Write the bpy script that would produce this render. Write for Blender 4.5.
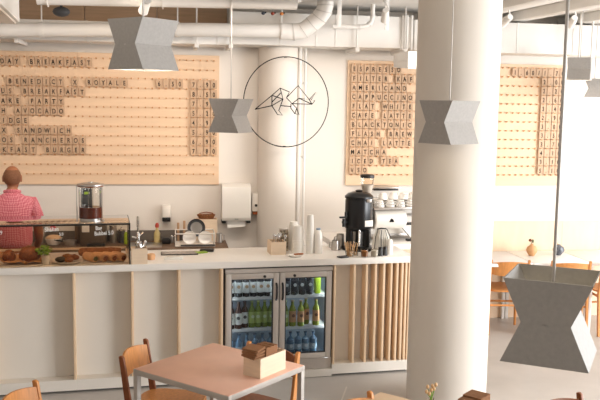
import bpy, bmesh, math, random
from mathutils import Vector, Matrix
random.seed(7)
for o in list(bpy.data.objects): bpy.data.objects.remove(o)
SC = bpy.context.scene
COL = SC.collection
R = math.radians

# ------------------------------------------------------------------ camera
cam = bpy.data.cameras.new('camera'); cam.sensor_width = 36.0; cam.lens = 49.92
camo = bpy.data.objects.new('camera', cam); COL.objects.link(camo)
def cam_axes(pitch, roll, yaw):
    cp, sp = math.cos(pitch), math.sin(pitch)
    r = Vector((1, 0, 0)); f = Vector((0, cp, -sp)); u = Vector((0, sp, cp))
    c, s = math.cos(roll), math.sin(roll)
    r2 = c*r + s*u; u2 = -s*r + c*u
    M = Matrix.Rotation(-yaw, 3, 'Z')
    return M @ r2, M @ u2, M @ f
ca, cb, cf = cam_axes(R(6.66), R(0.917), R(13.67))
camo.matrix_world = Matrix(((ca.x, cb.x, -cf.x, 0), (ca.y, cb.y, -cf.y, 0), (ca.z, cb.z, -cf.z, 2.3), (0, 0, 0, 1)))
cam.clip_start = 0.05
SC.camera = camo

# ------------------------------------------------------------------ light
W = bpy.data.worlds.new('world'); SC.world = W; W.use_nodes = True
bg = W.node_tree.nodes['Background']; bg.inputs[0].default_value = (0.97, 0.98, 1.0, 1); bg.inputs[1].default_value = 0.3
def area(name, loc, target, sx, sy, power, col):
    l = bpy.data.lights.new(name, 'AREA'); l.shape = 'RECTANGLE'; l.size = sx; l.size_y = sy; l.energy = power; l.color = col
    o = bpy.data.objects.new(name, l); COL.objects.link(o); o.location = loc
    o.rotation_euler = (Vector(target)-Vector(loc)).to_track_quat('-Z', 'Y').to_euler()
    return o
area('street_window_daylight', (8.2, 1.6, 1.8), (1.0, 5.2, 1.4), 3.2, 2.6, 510, (0.97, 0.985, 1.0))
area('side_window_daylight', (8.3, 5.2, 1.8), (4.4, 6.0, 0.5), 3.6, 2.6, 190, (0.95, 0.98, 1.0))
bl = area('bar_ceiling_lights', (0.9, 6.62, 3.0), (0.9, 8.3, 1.35), 4.8, 0.3, 23, (1.0, 0.88, 0.78)); bl.data.spread = R(115)
SC.view_settings.view_transform = 'Standard'; SC.view_settings.look = 'None'
SC.view_settings.exposure = 0.0; SC.view_settings.gamma = 1.0; SC.view_settings.use_curve_mapping = False

# ------------------------------------------------------------------ materials
def s2l(c): return tuple(((v/255)/12.92 if v/255 <= 0.04045 else ((v/255+0.055)/1.055)**2.4) for v in c)
MATS = {}
def mat(name, rgb, rough=0.6, metal=0.0, var=0.05, scale=6.0, stretch=(1, 1, 1), bump=0.0, spec=0.5, emit=0.0):
    if name in MATS: return MATS[name]
    m = bpy.data.materials.new(name); m.use_nodes = True
    nt = m.node_tree; b = nt.nodes['Principled BSDF']
    tc = nt.nodes.new('ShaderNodeTexCoord'); mp = nt.nodes.new('ShaderNodeMapping'); mp.inputs['Scale'].default_value = stretch
    nz = nt.nodes.new('ShaderNodeTexNoise'); nz.inputs['Scale'].default_value = scale; nz.inputs['Detail'].default_value = 4
    cr = nt.nodes.new('ShaderNodeValToRGB'); c = s2l(rgb)
    cr.color_ramp.elements[0].position = 0.3; cr.color_ramp.elements[1].position = 0.7
    cr.color_ramp.elements[0].color = tuple(max(0, v*(1-var)) for v in c)+(1,)
    cr.color_ramp.elements[1].color = tuple(min(1, v*(1+var)) for v in c)+(1,)
    L = nt.links.new
    L(tc.outputs['Object'], mp.inputs[0]); L(mp.outputs[0], nz.inputs['Vector']); L(nz.outputs[0], cr.inputs[0]); L(cr.outputs[0], b.inputs['Base Color'])
    b.inputs['Roughness'].default_value = rough; b.inputs['Metallic'].default_value = metal; b.inputs['Specular IOR Level'].default_value = spec
    if bump:
        bp = nt.nodes.new('ShaderNodeBump'); bp.inputs['Strength'].default_value = bump; bp.inputs['Distance'].default_value = 0.01
        L(nz.outputs[0], bp.inputs['Height']); L(bp.outputs[0], b.inputs['Normal'])
    if emit:
        L(cr.outputs[0], b.inputs['Emission Color']); b.inputs['Emission Strength'].default_value = emit
    MATS[name] = m
    return m
def glass(name, tint=(255, 255, 255), gloss=1.0):
    if name in MATS: return MATS[name]
    m = bpy.data.materials.new(name); m.use_nodes = True; nt = m.node_tree
    nt.nodes.remove(nt.nodes['Principled BSDF']); out = nt.nodes['Material Output']
    t = nt.nodes.new('ShaderNodeBsdfTransparent'); t.inputs[0].default_value = s2l(tint)+(1,)
    g = nt.nodes.new('ShaderNodeBsdfGlossy'); g.inputs['Roughness'].default_value = 0.04
    fr = nt.nodes.new('ShaderNodeFresnel'); fr.inputs['IOR'].default_value = 1.42
    ml = nt.nodes.new('ShaderNodeMath'); ml.operation = 'MULTIPLY'; ml.inputs[1].default_value = gloss
    mx = nt.nodes.new('ShaderNodeMixShader'); L = nt.links.new
    L(fr.outputs[0], ml.inputs[0]); L(ml.outputs[0], mx.inputs[0]); L(t.outputs[0], mx.inputs[1]); L(g.outputs[0], mx.inputs[2]); L(mx.outputs[0], out.inputs[0])
    MATS[name] = m
    return m
M_wall = mat('wall_paint', (232, 224, 214), 0.85, var=0.02, scale=2)
M_ceil = mat('ceiling_paint', (228, 224, 218), 0.85, var=0.04, scale=5, bump=0.2)
M_floor = mat('polished_concrete', (184, 178, 172), 0.36, var=0.07, scale=3.0)
M_joint = mat('floor_joint', (215, 208, 200), 0.7)
M_col = mat('column_plaster', (228, 219, 208), 0.8, var=0.02, scale=3)
M_ply = mat('pegboard_plywood', (234, 202, 168), 0.6, var=0.05, scale=3, stretch=(1, 1, 6))
M_wains = mat('wainscot_plywood', (236, 208, 178), 0.6, var=0.05, scale=4, stretch=(4, 1, 1))
M_peg = mat('peg_wood', (206, 148, 96), 0.6)
M_tile = mat('tile_wood', (200, 166, 134), 0.55, var=0.06, scale=20, stretch=(1, 1, 5))
M_ink = mat('black_ink', (14, 12, 11), 0.8, spec=0.15)
M_white = mat('white_lacquer', (232, 225, 215), 0.5, var=0.02, scale=3)
M_top = mat('white_worktop', (240, 234, 226), 0.35, var=0.02, scale=4)
M_fin = mat('pine_batten', (238, 208, 174), 0.55, var=0.09, scale=8, stretch=(6, 6, 0.6))
M_duct = mat('painted_duct', (232, 228, 222), 0.5, var=0.03, scale=4)
M_lamp = mat('grey_sheet_metal', (168, 163, 158), 0.5, var=0.06, scale=60)
M_lampin = mat('pale_grey_metal', (196, 192, 188), 0.55)
M_rod = mat('grey_rod', (196, 190, 184), 0.4, 0.3)
M_steel = mat('brushed_steel', (196, 190, 184), 0.32, 0.85, var=0.05, scale=30, stretch=(8, 1, 1))
M_door = mat('satin_steel', (206, 198, 190), 0.42, 0.35, var=0.03, scale=30, stretch=(8, 1, 1))
M_chrome = mat('chrome', (215, 213, 210), 0.15, 0.95)
M_dark = mat('black_plastic', (24, 23, 23), 0.4)
M_darkgrey = mat('dark_grey_plastic', (66, 66, 68), 0.5)
M_blackmet = mat('black_metal', (22, 22, 23), 0.3, 0.2)
M_brown = mat('dark_wood', (112, 88, 68), 0.5, var=0.12, scale=7, stretch=(1, 5, 5))
M_splash = mat('grey_splashback', (112, 104, 96), 0.45, var=0.1, scale=5)
M_ltwood = mat('pale_wood', (236, 212, 184), 0.55, var=0.05, scale=9, stretch=(1, 1, 6))
M_oak = mat('oak_chair', (206, 138, 76), 0.42, var=0.14, scale=7, stretch=(8, 8, 1.2))
M_oakdk = mat('dark_oak_chair', (134, 74, 36), 0.42, var=0.16, scale=7, stretch=(8, 8, 1.2))
M_tabletop = mat('peach_tabletop', (236, 186, 162), 0.4, var=0.03, scale=8)
M_tabwhite = mat('white_tabletop', (234, 230, 224), 0.4, var=0.02)
M_tabgrey = mat('grey_tabletop', (206, 204, 202), 0.4, var=0.02)
M_frame = mat('painted_steel_frame', (184, 176, 168), 0.4, 0.1)
M_kraft = mat('kraft_paper', (150, 104, 68), 0.8, var=0.1, scale=20)
M_paper = mat('white_paper', (244, 240, 232), 0.7, var=0.02)
M_porc = mat('white_porcelain', (245, 240, 232), 0.25, var=0.01)
M_green = mat('leaf_green', (124, 164, 48), 0.6, var=0.25, scale=30)
M_bread = mat('dark_crust', (132, 74, 38), 0.7, var=0.4, scale=45, bump=0.5)
M_cake = mat('brown_pastry', (150, 92, 48), 0.75, var=0.35, scale=40, bump=0.4)
M_wrap = mat('tortilla', (222, 172, 126), 0.7, var=0.16, scale=30)
M_fill = mat('salad_filling', (92, 88, 30), 0.7, var=0.5, scale=90)
M_skin = mat('skin', (164, 104, 70), 0.5, var=0.06)
M_hair = mat('short_dark_hair', (126, 82, 54), 0.8, var=0.2, scale=90)
M_jeans = mat('dark_trousers', (44, 44, 48), 0.85, var=0.1, scale=60)
M_woodceil = mat('wood_slab', (206, 172, 140), 0.7, var=0.10, scale=6, stretch=(0.5, 6, 6))
M_led = mat('led_tube', (235, 245, 255), 0.5, emit=32.0)
M_bulb = mat('lit_bulb', (255, 236, 200), 0.5, emit=20.0)
M_fridgein = mat('fridge_liner', (176, 186, 194), 0.45, var=0.05)
M_rubber = mat('dark_gasket', (40, 40, 42), 0.6)
G_clear = glass('clear_glass')
G_case = glass('smoky_case_glass', (238, 230, 220), 0.7)
G_ctop = glass('case_top_glass', (226, 214, 200), 2.6)
G_jar = glass('jar_glass', (246, 244, 240), 0.6)
G_fridge = glass('fridge_glass', (232, 238, 242), 0.6)

# shirt: small pink and pale check
def shirt_mat():
    m = bpy.data.materials.new('pink_checked_cotton'); m.use_nodes = True; nt = m.node_tree; b = nt.nodes['Principled BSDF']
    tc = nt.nodes.new('ShaderNodeTexCoord'); ck = nt.nodes.new('ShaderNodeTexChecker'); ck.inputs['Scale'].default_value = 70
    ck.inputs['Color1'].default_value = s2l((198, 96, 108))+(1,); ck.inputs['Color2'].default_value = s2l((222, 140, 146))+(1,)
    mp = nt.nodes.new('ShaderNodeMapping'); mp.inputs['Rotation'].default_value = (0, R(45), 0)
    nt.links.new(tc.outputs['Object'], mp.inputs[0]); nt.links.new(mp.outputs[0], ck.inputs['Vector']); nt.links.new(ck.outputs[0], b.inputs['Base Color'])
    b.inputs['Roughness'].default_value = 0.85
    return m
M_shirt = shirt_mat()

# ------------------------------------------------------------------ mesh builder
class MB:
    def __init__(s): s.bm = bmesh.new()
    def _add(s, pts, faces):
        v = [s.bm.verts.new(p) for p in pts]
        for f in faces:
            try: s.bm.faces.new([v[i] for i in f])
            except ValueError: pass
        return v
    def box(s, a, b, bev=0.0, rot=None, piv=None):
        x0, y0, z0 = [min(p, q) for p, q in zip(a, b)]; x1, y1, z1 = [max(p, q) for p, q in zip(a, b)]
        P = [Vector(p) for p in ((x0,y0,z0),(x1,y0,z0),(x1,y1,z0),(x0,y1,z0),(x0,y0,z1),(x1,y0,z1),(x1,y1,z1),(x0,y1,z1))]
        if rot is not None:
            c = Vector(piv) if piv else Vector(((x0+x1)/2, (y0+y1)/2, (z0+z1)/2)); P = [rot @ (p-c)+c for p in P]
        v = s._add(P, [(3,2,1,0),(4,5,6,7),(0,1,5,4),(1,2,6,5),(2,3,7,6),(3,0,4,7)])
        if bev:
            es = set()
            for q in v: es.update(q.link_edges)
            bmesh.ops.bevel(s.bm, geom=list(es), offset=bev, segments=2, affect='EDGES', profile=0.5)
        return s
    def tube(s, pts, r, seg=12, cap=True, rs=None):
        pts = [Vector(p) for p in pts]; n = len(pts); rings = []; up = None
        for i, p in enumerate(pts):
            d = (pts[min(i+1, n-1)]-pts[max(i-1, 0)]).normalized()
            if up is None: up = d.orthogonal().normalized()
            up = (up - d*up.dot(d)); up = up.normalized() if up.length > 1e-6 else d.orthogonal().normalized()
            w = d.cross(up); rr = rs[i] if rs else r
            rings.append([s.bm.verts.new(p+rr*(math.cos(2*math.pi*k/seg)*up+math.sin(2*math.pi*k/seg)*w)) for k in range(seg)])
        for i in range(n-1):
            for k in range(seg):
                s.bm.faces.new((rings[i][k], rings[i][(k+1) % seg], rings[i+1][(k+1) % seg], rings[i+1][k]))
        if cap: s.bm.faces.new(rings[0][::-1]); s.bm.faces.new(rings[-1])
        return s
    def lathe(s, prof, c=(0, 0, 0), seg=20, sx=1.0, sy=1.0, rot=None):
        c = Vector(c); rings = []
        for r, z in prof:
            ring = []
            for k in range(seg):
                a = 2*math.pi*k/seg; p = Vector((sx*r*math.cos(a), sy*r*math.sin(a), z))
                if rot is not None: p = rot @ p
                ring.append(s.bm.verts.new(c+p))
            rings.append(ring)
        for i in range(len(rings)-1):
            for k in range(seg): s.bm.faces.new((rings[i][k], rings[i][(k+1) % seg], rings[i+1][(k+1) % seg], rings[i+1][k]))
        if prof[0][0] > 1e-5: s.bm.faces.new(rings[0][::-1])
        if prof[-1][0] > 1e-5: s.bm.faces.new(rings[-1])
        return s
    def prism(s, poly, axis, a, b):
        # poly: 2-D points in the two other axes (in order), extruded along axis from a to b
        def P(p, t): return (t, p[0], p[1]) if axis == 0 else (p[0], t, p[1]) if axis == 1 else (p[0], p[1], t)
        n = len(poly); v = [s.bm.verts.new(P(p, a)) for p in poly]+[s.bm.verts.new(P(p, b)) for p in poly]
        s.bm.faces.new(v[:n][::-1]); s.bm.faces.new(v[n:])
        for i in range(n): s.bm.faces.new((v[i], v[(i+1) % n], v[n+(i+1) % n], v[n+i]))
        return s
    def blob(s, c, rad, rot=None, seg=14, jit=0.0):
        pr = [(math.sin(math.pi*i/8), -math.cos(math.pi*i/8)) for i in range(9)]
        n0 = len(s.bm.verts)
        m = Matrix.Diagonal(Vector(rad)); m = rot @ m if rot is not None else m
        s.lathe([(max(r, 1e-4), z) for r, z in pr], c, seg, rot=m)
        if jit:
            s.bm.verts.ensure_lookup_table()
            for v in s.bm.verts[n0:]: v.co += Vector([random.uniform(-jit, jit) for _ in range(3)])
        return s
    def mesh(s, name, m, smooth=35):
        bmesh.ops.recalc_face_normals(s.bm, faces=s.bm.faces[:])
        me = bpy.data.meshes.new(name); s.bm.to_mesh(me); s.bm.free()
        me.materials.append(m)
        if smooth:
            for p in me.polygons: p.use_smooth = True
            me.set_sharp_from_angle(angle=R(smooth))
        return me
    def build(s, name, m, parent=None, label=None, smooth=35, loc=None, rotz=None):
        o = bpy.data.objects.new(name, s.mesh(name, m, smooth)); COL.objects.link(o)
        if parent: o.parent = parent
        if label: o['label'] = label
        if loc: o.location = loc
        if rotz is not None: o.rotation_euler = (0, 0, rotz)
        return o
def thing(name, label, cat, loc=(0, 0, 0), rz=0.0, group=None):
    o = bpy.data.objects.new(name, None); COL.objects.link(o); o.empty_display_size = 0.05
    o.location = loc; o.rotation_euler = (0, 0, rz); return tag(o, label, cat, group)
def tag(o, label, cat, group=None):
    o['label'] = label; o['category'] = cat
    if group: o['group'] = group
    return o
def struct(o): o['kind'] = 'structure'; return o
def copy_tree(o, parent=None):
    c = o.copy(); COL.objects.link(c)
    if parent: c.parent = parent
    for ch in list(o.children): copy_tree(ch, c)
    return c
def rz(a): return Matrix.Rotation(a, 3, 'Z')
def rx(a): return Matrix.Rotation(a, 3, 'X')
def ry(a): return Matrix.Rotation(a, 3, 'Y')
GLY = {}
def glyph(ch, h, m, sx=0.8):
    k = (ch, h, m.name, sx)
    if k in GLY: return GLY[k]
    cu = bpy.data.curves.new('lettering', 'FONT'); cu.body = ch; cu.size = h/0.7; cu.align_x = 'CENTER'; cu.extrude = 0.0006; cu.offset = 0.0013*h/0.05
    ob = bpy.data.objects.new('lettering', cu); COL.objects.link(ob)
    me = bpy.data.meshes.new_from_object(ob.evaluated_get(bpy.context.evaluated_depsgraph_get()))
    bpy.data.objects.remove(ob); bpy.data.curves.remove(cu)
    # letters stand upright facing -Y
    for v in me.vertices: v.co = Vector((v.co.x*sx, -v.co.z, v.co.y))
    me.materials.clear(); me.materials.append(m); me.name = 'lettering'
    GLY[k] = me
    return me

# wall frame: u along the back wall, d out into the room, z up
WY = R(-4.67)
WT = Vector((math.cos(WY), math.sin(WY), 0)); WN = Vector((math.sin(WY), -math.cos(WY), 0)); W0 = Vector((0.64, 8.45, 0))
def WL(u, d, z): p = W0+u*WT+d*WN; return (p.x, p.y, z)

# ------------------------------------------------------------------ room shell
CE = 3.24
o = struct(MB().box((-3.6, -3.0, -0.1), (8.6, 9.4, 0.0)).build('floor', M_floor, smooth=0))
for k, (a, b) in enumerate((((1.95, 6.3), (1.62, 5.55)), ((-3.5, 6.22), (1.95, 6.30)), ((1.95, 6.3), (8.5, 6.36)))):
    d = Vector((b[0]-a[0], b[1]-a[1], 0)).normalized(); n = Vector((-d.y, d.x, 0))*0.006
    mb = MB(); mb._add([Vector((*a, 0.001))+n, Vector((*a, 0.001))-n, Vector((*b, 0.001))-n, Vector((*b, 0.001))+n, ], [(0, 1, 2, 3)])
    if k == 0: struct(mb.build('trim_1', M_joint, smooth=0))
    else: mb.bm.free()
struct(MB().box((-4.3, 0, 0), (8.2, 0.2, CE+0.2)).build('wall_back', M_wall, smooth=0, loc=tuple(W0), rotz=WY))
struct(MB().box((-3.6, -3.0, 0), (-3.45, 8.9, CE+0.2)).build('wall_left', M_wall, smooth=0))
struct(MB().box((-3.45, -3.0, 0), (2.2, -2.85, CE)).build('wall_front', M_wall, smooth=0))
struct(MB().box((-3.6, -3.0, CE), (8.6, 9.2, CE+0.15)).build('ceiling', M_ceil, smooth=0))
# wainscot panel along the right part of the wall, brown cladding strip over the ducts on the left
o = MB().box((1.9, -0.022, 0.0), (7.4, 0.0, 1.062))
for k in range(6): o.box((2.6+k*0.85, -0.024, 0.0), (2.604+k*0.85, -0.02, 1.062))
struct(o.build('trim_2', M_wains, smooth=0, loc=tuple(W0), rotz=WY))
mb = MB()
for k in range(7): mb.box((-4.2+k*0.69, -0.03, 2.9), (-4.2+k*0.69+0.682, 0.0, CE))
struct(mb.build('trim_3', M_woodceil, smooth=0, loc=tuple(W0), rotz=WY))
# ceiling beams on the right run towards the room
for k, (x, w) in enumerate(((3.45, 0.2), (4.05, 0.14), (4.75, 0.22), (5.5, 0.16))):
    struct(MB().box((x, 1.0, CE-0.09), (x+w, 8.1, CE), 0.01).build('trim_%d' % (4+k), M_ceil))
# round columns
struct(MB().lathe([(0.305, 0), (0.305, CE)], (2.60, 5.80, 0), 64).build('column', M_col))
struct(MB().lathe([(0.205, 0), (0.205, 2.843)], WL(1.145, 0.06, 0), 48).build('column', M_col))

# ------------------------------------------------------------------ bar
BF, BB, BT = 6.56, 7.19, 1.016
mb = MB().box((-2.6, BF, 0.962), (2.62, BB, BT), 0.004)
mb.box((2.12, BB-0.01, 0.962), (3.3, 7.95, BT-0.0005), 0.004)
tag(mb.build('worktop', M_top), 'long white bar worktop running over the fridge and all bar cabinets', 'worktop')
xs = [-2.6, -1.35, -0.788, -0.188, 0.258, 0.627, 0.97]
desc = ['white bar cabinet at the far left end, outside the pastry case', 'white bar cabinet under the left end of the pastry case',
        'wide white bar cabinet below the loaves and plant in the pastry case', 'white bar cabinet below the wraps, behind the peach table chair',
        'narrow white bar cabinet below the small pale box with tap behind', 'white bar cabinet directly left of the glass fridge']
PY = 6.69
for i in range(1, 6):
    a, b = xs[i], xs[i+1]
    t = thing('bar_cabinet', desc[i], 'cabinet', (a, 0, 0), 0, 'plain bar cabinets')
    w = b-a
    MB().box((0, PY, 0.105), (w-0.001, 7.1, 0.962)).build('front_panel', M_white, t, smooth=0)
    MB().box((w-0.019, 6.575, 0.105), (w, PY, 0.962), 0.001).build('fin', M_fin, t, 'pale pine upright fin')
    MB().box((0, 6.578, 0.018), (w-0.001, 7.1, 0.105)).build('plinth', M_white, t, smooth=0)
    MB().box((0, 6.62, 0.0), (w-0.001, 7.1, 0.018)).build('toe_kick', M_dark, t, smooth=0)
t = thing('bar_cabinet', 'white bar cabinet with a row of pine battens right of the fridge', 'cabinet', (1.93, 0, 0))
MB().box((0, PY, 0.105), (0.69, 7.1, 0.962)).build('front_panel', M_white, t, smooth=0)
MB().box((-0.029, 6.578, 0.018), (0.665, 7.1, 0.105)).build('plinth', M_white, t, smooth=0)
tag(MB().box((0.972, 6.578, 0.004), (1.90, 6.618, 0.068)).build('plinth', M_white, smooth=0), 'low white plinth strip under the glass fridge', 'plinth')
MB().box((-0.03, 6.62, 0.0), (0.65, 7.1, 0.018)).build('toe_kick', M_dark, t, smooth=0)
MB().box((-0.026, 6.575, 0.105), (-0.010, 7.1, 0.962), 0.001).build('side_panel', M_fin, t)
for x in (2.094, 2.201, 2.281, 2.355, 2.421, 2.475, 2.52, 2.555, 2.585):
    MB().box((x-0.018-1.93, 6.578, 0.105), (x-1.93, PY, 0.962), 0.001).build('batten', M_fin, t)

# ------------------------------------------------------------------ fridge with its bottles
t = thing('display_fridge', 'two door glass fronted steel fridge built in under the bar', 'fridge', (0.985, 6.62, 0.0))
FW, FB = 0.918, 0.5
mb = MB(); mb.box((0, 0, 0.02), (0.02, FB, 0.93)); mb.box((FW-0.02, 0, 0.02), (FW, FB, 0.93)); mb.box((0, 0, 0.905), (FW, FB, 0.945)); mb.box((0, 0, 0.02), (FW, FB, 0.15)); mb.box((0, FB-0.02, 0.02), (FW, FB, 0.93)); mb.box((FW/2-0.012, 0.005, 0.15), (FW/2+0.012, 0.04, 0.905))
mb.build('body', M_darkgrey, t, smooth=0)
mb = MB(); mb.box((0.021, FB-0.03, 0.151), (FW-0.021, FB-0.021, 0.904)); mb.box((0.021, 0.04, 0.151), (0.026, FB-0.03, 0.904)); mb.box((FW-0.026, 0.04, 0.151), (FW-0.021, FB-0.03, 0.904)); mb.box((0.026, 0.04, 0.151), (FW-0.026, FB-0.03, 0.156)); mb.box((0.026, 0.04, 0.899), (FW-0.026, FB-0.03, 0.904))
mb.build('liner', M_fridgein, t, smooth=0)
for x in (0.03, FW-0.038): MB().box((x, 0.045, 0.17), (x+0.008, 0.055, 0.89)).build('light_strip', M_led, t, smooth=0)
MB().box((0.03, 0.045, 0.888), (FW-0.03, 0.06, 0.897)).build('light_strip', M_led, t, smooth=0)
mb = MB(); mb.box((0.02, -0.022, 0.072), (FW-0.005, 0.0, 0.158))
for k in range(6): mb.box((0.06, -0.026, 0.082+k*0.012), (FW-0.06, -0.021, 0.087+k*0.012))
mb.build('grille', M_door, t, smooth=0)
MB().box((0.005, -0.03, 0.912), (FW-0.005, 0.0, 0.945)).build('top_rail', M_door, t, smooth=0)
for z in (0.42, 0.69):
    mb = MB()
    for k in range(14): mb.box((0.03, 0.06+k*0.028, z-0.004), (FW-0.03, 0.064+k*0.028, z))
    mb.box((0.03, 0.055, z-0.022), (FW-0.03, 0.062, z+0.004)); mb.box((0.03, 0.062, z-0.006), (FW-0.03, 0.44, z-0.004))
    mb.build('shelf', M_duct, t, 'white wire shelf', smooth=0)
for s, (x0, x1) in enumerate(((0.008, 0.450), (0.458, 0.903))):
    z0, z1, f = 0.165, 0.908, 0.046
    mb = MB(); mb.box((x0, -0.035, z0), (x0+f, 0, z1), 0.002); mb.box((x1-f, -0.035, z0), (x1, 0, z1), 0.002); mb.box((x0+f, -0.035, z1-f), (x1-f, 0, z1), 0.002); mb.box((x0+f, -0.035, z0), (x1-f, 0, z0+f), 0.002)
    d = mb.build('door', M_door, t)
    MB().box((x0+f-0.002, -0.02, z0+f-0.002), (x1-f+0.002, -0.014, z1-f+0.002)).build('glass_pane', G_fridge, d, smooth=0)
    mb = MB(); g = 0.008
    for a, b in (((x0+f, z0+f), (x0+f+g, z1-f)), ((x1-f-g, z0+f), (x1-f, z1-f)), ((x0+f, z1-f-g), (x1-f, z1-f)), ((x0+f, z0+f), (x1-f, z0+f+g))): mb.box((a[0], -0.03, a[1]), (b[0], -0.005, b[1]))
    mb.build('gasket', M_rubber, d, smooth=0)
    hx = x1-0.022 if s == 0 else x0+0.022
    MB().tube([(hx, -0.034, 0.82), (hx, -0.055, 0.80), (hx, -0.06, 0.75), (hx, -0.055, 0.70), (hx, -0.034, 0.68)], 0.009, 10).build('handle', M_dark, d)
    MB().lathe([(0.012, 0), (0.012, 0.008)], ((x0+x1)/2+0.1*(1-2*s), -0.035, 0.88), 14, rot=rx(R(90))).build('lock', M_dark, d)
def bottle(label, group, x, y, z, kind):
    H, r, mg, ml, cap = {'dark': (0.208, 0.0295, 'bottle_dark', (235, 232, 226), (30, 28, 30)), 'black': (0.208, 0.0305, 'bottle_black', (44, 44, 48), (28, 28, 30)),
        'brown': (0.222, 0.029, 'bottle_brown', (236, 230, 218), (60, 40, 30)), 'green': (0.222, 0.0285, 'bottle_green', (176, 190, 96), (186, 196, 120)),
        'orange': (0.222, 0.029, 'bottle_olive', (222, 160, 104), (196, 170, 120)), 'water': (0.215, 0.031, 'bottle_water', (170, 188, 200), (72, 92, 108))}[kind]
    gm = {'bottle_dark': mat('bottle_dark', (34, 32, 34), 0.15), 'bottle_black': mat('bottle_black', (20, 20, 24), 0.15), 'bottle_brown': mat('bottle_brown', (70, 32, 16), 0.12), 'bottle_green': mat('bottle_green', (124, 138, 40), 0.12),
          'bottle_olive': mat('bottle_olive', (150, 156, 40), 0.12), 'bottle_water': mat('bottle_water', (104, 132, 156), 0.1)}[mg]
    b = thing('bottle', label, 'bottle', (x, y, z), random.uniform(-.2, .2), group)
    key = 'B'+kind
    if key not in GLY:
        nk = 0.36 if kind != 'water' else 0.2
        p = MB().lathe([(r*0.9, 0), (r, 0.006), (r, H*(0.62 if kind != 'water' else 0.7)), (r*0.8, H*0.72), (r*nk*1.2, H*0.82), (r*0.42, H*0.95), (r*0.42, H*0.965)], seg=18)
        q = MB().lathe([(r*0.5, H*0.955), (r*0.5, H), (r*0.1, H+0.001)], seg=14)
        l = MB(); ls, le = (0.17, 0.6) if kind != 'water' else (0.3, 0.52)
        ring = []
        l.lathe([(r+0.0012, H*ls), (r+0.0012, H*le)], seg=18)
        e = MB().lathe([(0.0145, 0), (0.0145, 0.0015)], (0, -r-0.0005, H*(ls+le)/2+0.008), 14, rot=rx(R(90)))
        ec = {'dark': (190, 150, 110), 'black': (214, 214, 212), 'brown': (70, 66, 60), 'green': (220, 224, 180), 'orange': (120, 72, 40), 'water': (232, 238, 242)}[kind]
        GLY[key] = (p.mesh('bottle_body', gm), q.mesh('cap', mat('cap_'+kind, cap, 0.4)), l.mesh('paper_label', mat('label_'+kind, ml, 0.6)), e.mesh('emblem', mat('emblem_'+kind, ec, 0.6)))
    body, capm, lab, emb = GLY[key]
    parts = {}
    for nm, me in (('bottle_body', body), ('cap', capm), ('paper_label', lab)):
        c = bpy.data.objects.new(nm, me); COL.objects.link(c); c.parent = b; parts[nm] = c
    c = bpy.data.objects.new('emblem', emb); COL.objects.link(c); c.parent = parts['paper_label']
    return b
ORD = ['leftmost', 'second from left', 'third from left', 'fourth from left', 'fifth from left', 'sixth from left', 'seventh from left']
def row(kind, word, shelf, xsz, z, y=6.70, extra=None):
    for i, x in enumerate(xsz):
        yy = y+(extra[i] if extra else 0)
        bottle('%s, %s on the %s' % (word, ORD[i], shelf), '%s on the %s' % (word.split(' with')[0]+'s', shelf), x, yy, z, kind)
row('dark', 'black bottle with white label', 'top shelf, left fridge door', (1.055, 1.118, 1.180, 1.242, 1.302, 1.362), 0.692)
row('black', 'black bottle with pale round badge', 'top shelf, right fridge door', (1.525, 1.592, 1.66, 1.725), 0.692)
row('brown', 'brown glass bottle with white label', 'middle shelf, left fridge door', (1.055, 1.118, 1.175), 0.422, extra=(0, 0, .03))
row('green', 'green bottle with lime label', 'middle shelf, left fridge door', (1.236, 1.29, 1.345, 1.4), 0.422, y=6.73)
row('green', 'green bottle with lime label', 'middle shelf, right fridge door', (1.515,), 0.422)
row('orange', 'green bottle with orange label', 'middle shelf, right fridge door', (1.58, 1.65, 1.71, 1.785), 0.422, extra=(0.0, -0.01, 0.055, 0))
row('water', 'clear water bottle', 'bottom shelf, left fridge door', (1.055, 1.122, 1.189, 1.256, 1.323, 1.39), 0.158)
row('water', 'clear water bottle', 'bottom shelf, right fridge door', (1.50, 1.566, 1.632, 1.698, 1.764), 0.158)
tag(MB().box((1.775, 6.69, 0.695), (1.82, 6.76, 0.87), 0.003).build('drink_carton', mat('lime_carton', (178, 200, 40), 0.5)), 'lime green carton at right end of the top fridge shelf', 'carton')

# ------------------------------------------------------------------ pegboards and letter tiles
def pegboard(label, u0, u1, z0, z1, ustart, pitch, ncol, zrow0, zp, nrow, skip):
    c = WL((u0+u1)/2, 0, 0)
    t = thing('pegboard', label, 'menu board', c, WY); h = (u1-u0)/2; um = (u0+u1)/2
    MB().box((-h, -0.02, z0), (h, -0.001, z1), 0.001).build('panel', M_ply, t, smooth=0)
    me = MB().tube([(0, 0.0, 0), (0, -0.028, 0.004)], 0.0072, 8).mesh('peg', M_peg)
    n = 0; rest = MB()
    for r in range(nrow):
        for k in range(ncol):
            u = ustart+k*pitch; z = zrow0-zp*r
            if not (u0+0.02 < u < u1-0.02): continue
            vis = not skip(u, r)
            if vis and n < 100:
                p = bpy.data.objects.new('peg', me); COL.objects.link(p); p.parent = t; p.location = (u-um, -0.02, z); n += 1
            else: rest.tube([(u-um, -0.02, z), (u-um, -0.048, z+0.004)], 0.0072, 6)
    ro = rest.build('peg', M_peg, t); ro['kind'] = 'stuff'
    return t
TZ0, TP = 2.70, 0.0945
pegboard('large plywood pegboard menu on the wall behind the man', -2.6, 0.55, 1.461, 2.754, -1.53-14*0.0675, 0.0675, 45, TZ0, TP, 13, lambda u, r: u < -1.58 or r not in (1, 3, 5, 10, 11, 12) or (r in (3, 5) and u < -0.7))
pegboard('plywood pegboard menu on the wall behind the big round column', 1.865, 4.225, 1.453, 2.742, 1.928, 0.0668, 35, TZ0, TP, 13, lambda u, r: u < 3.5 or r in (0,))
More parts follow.
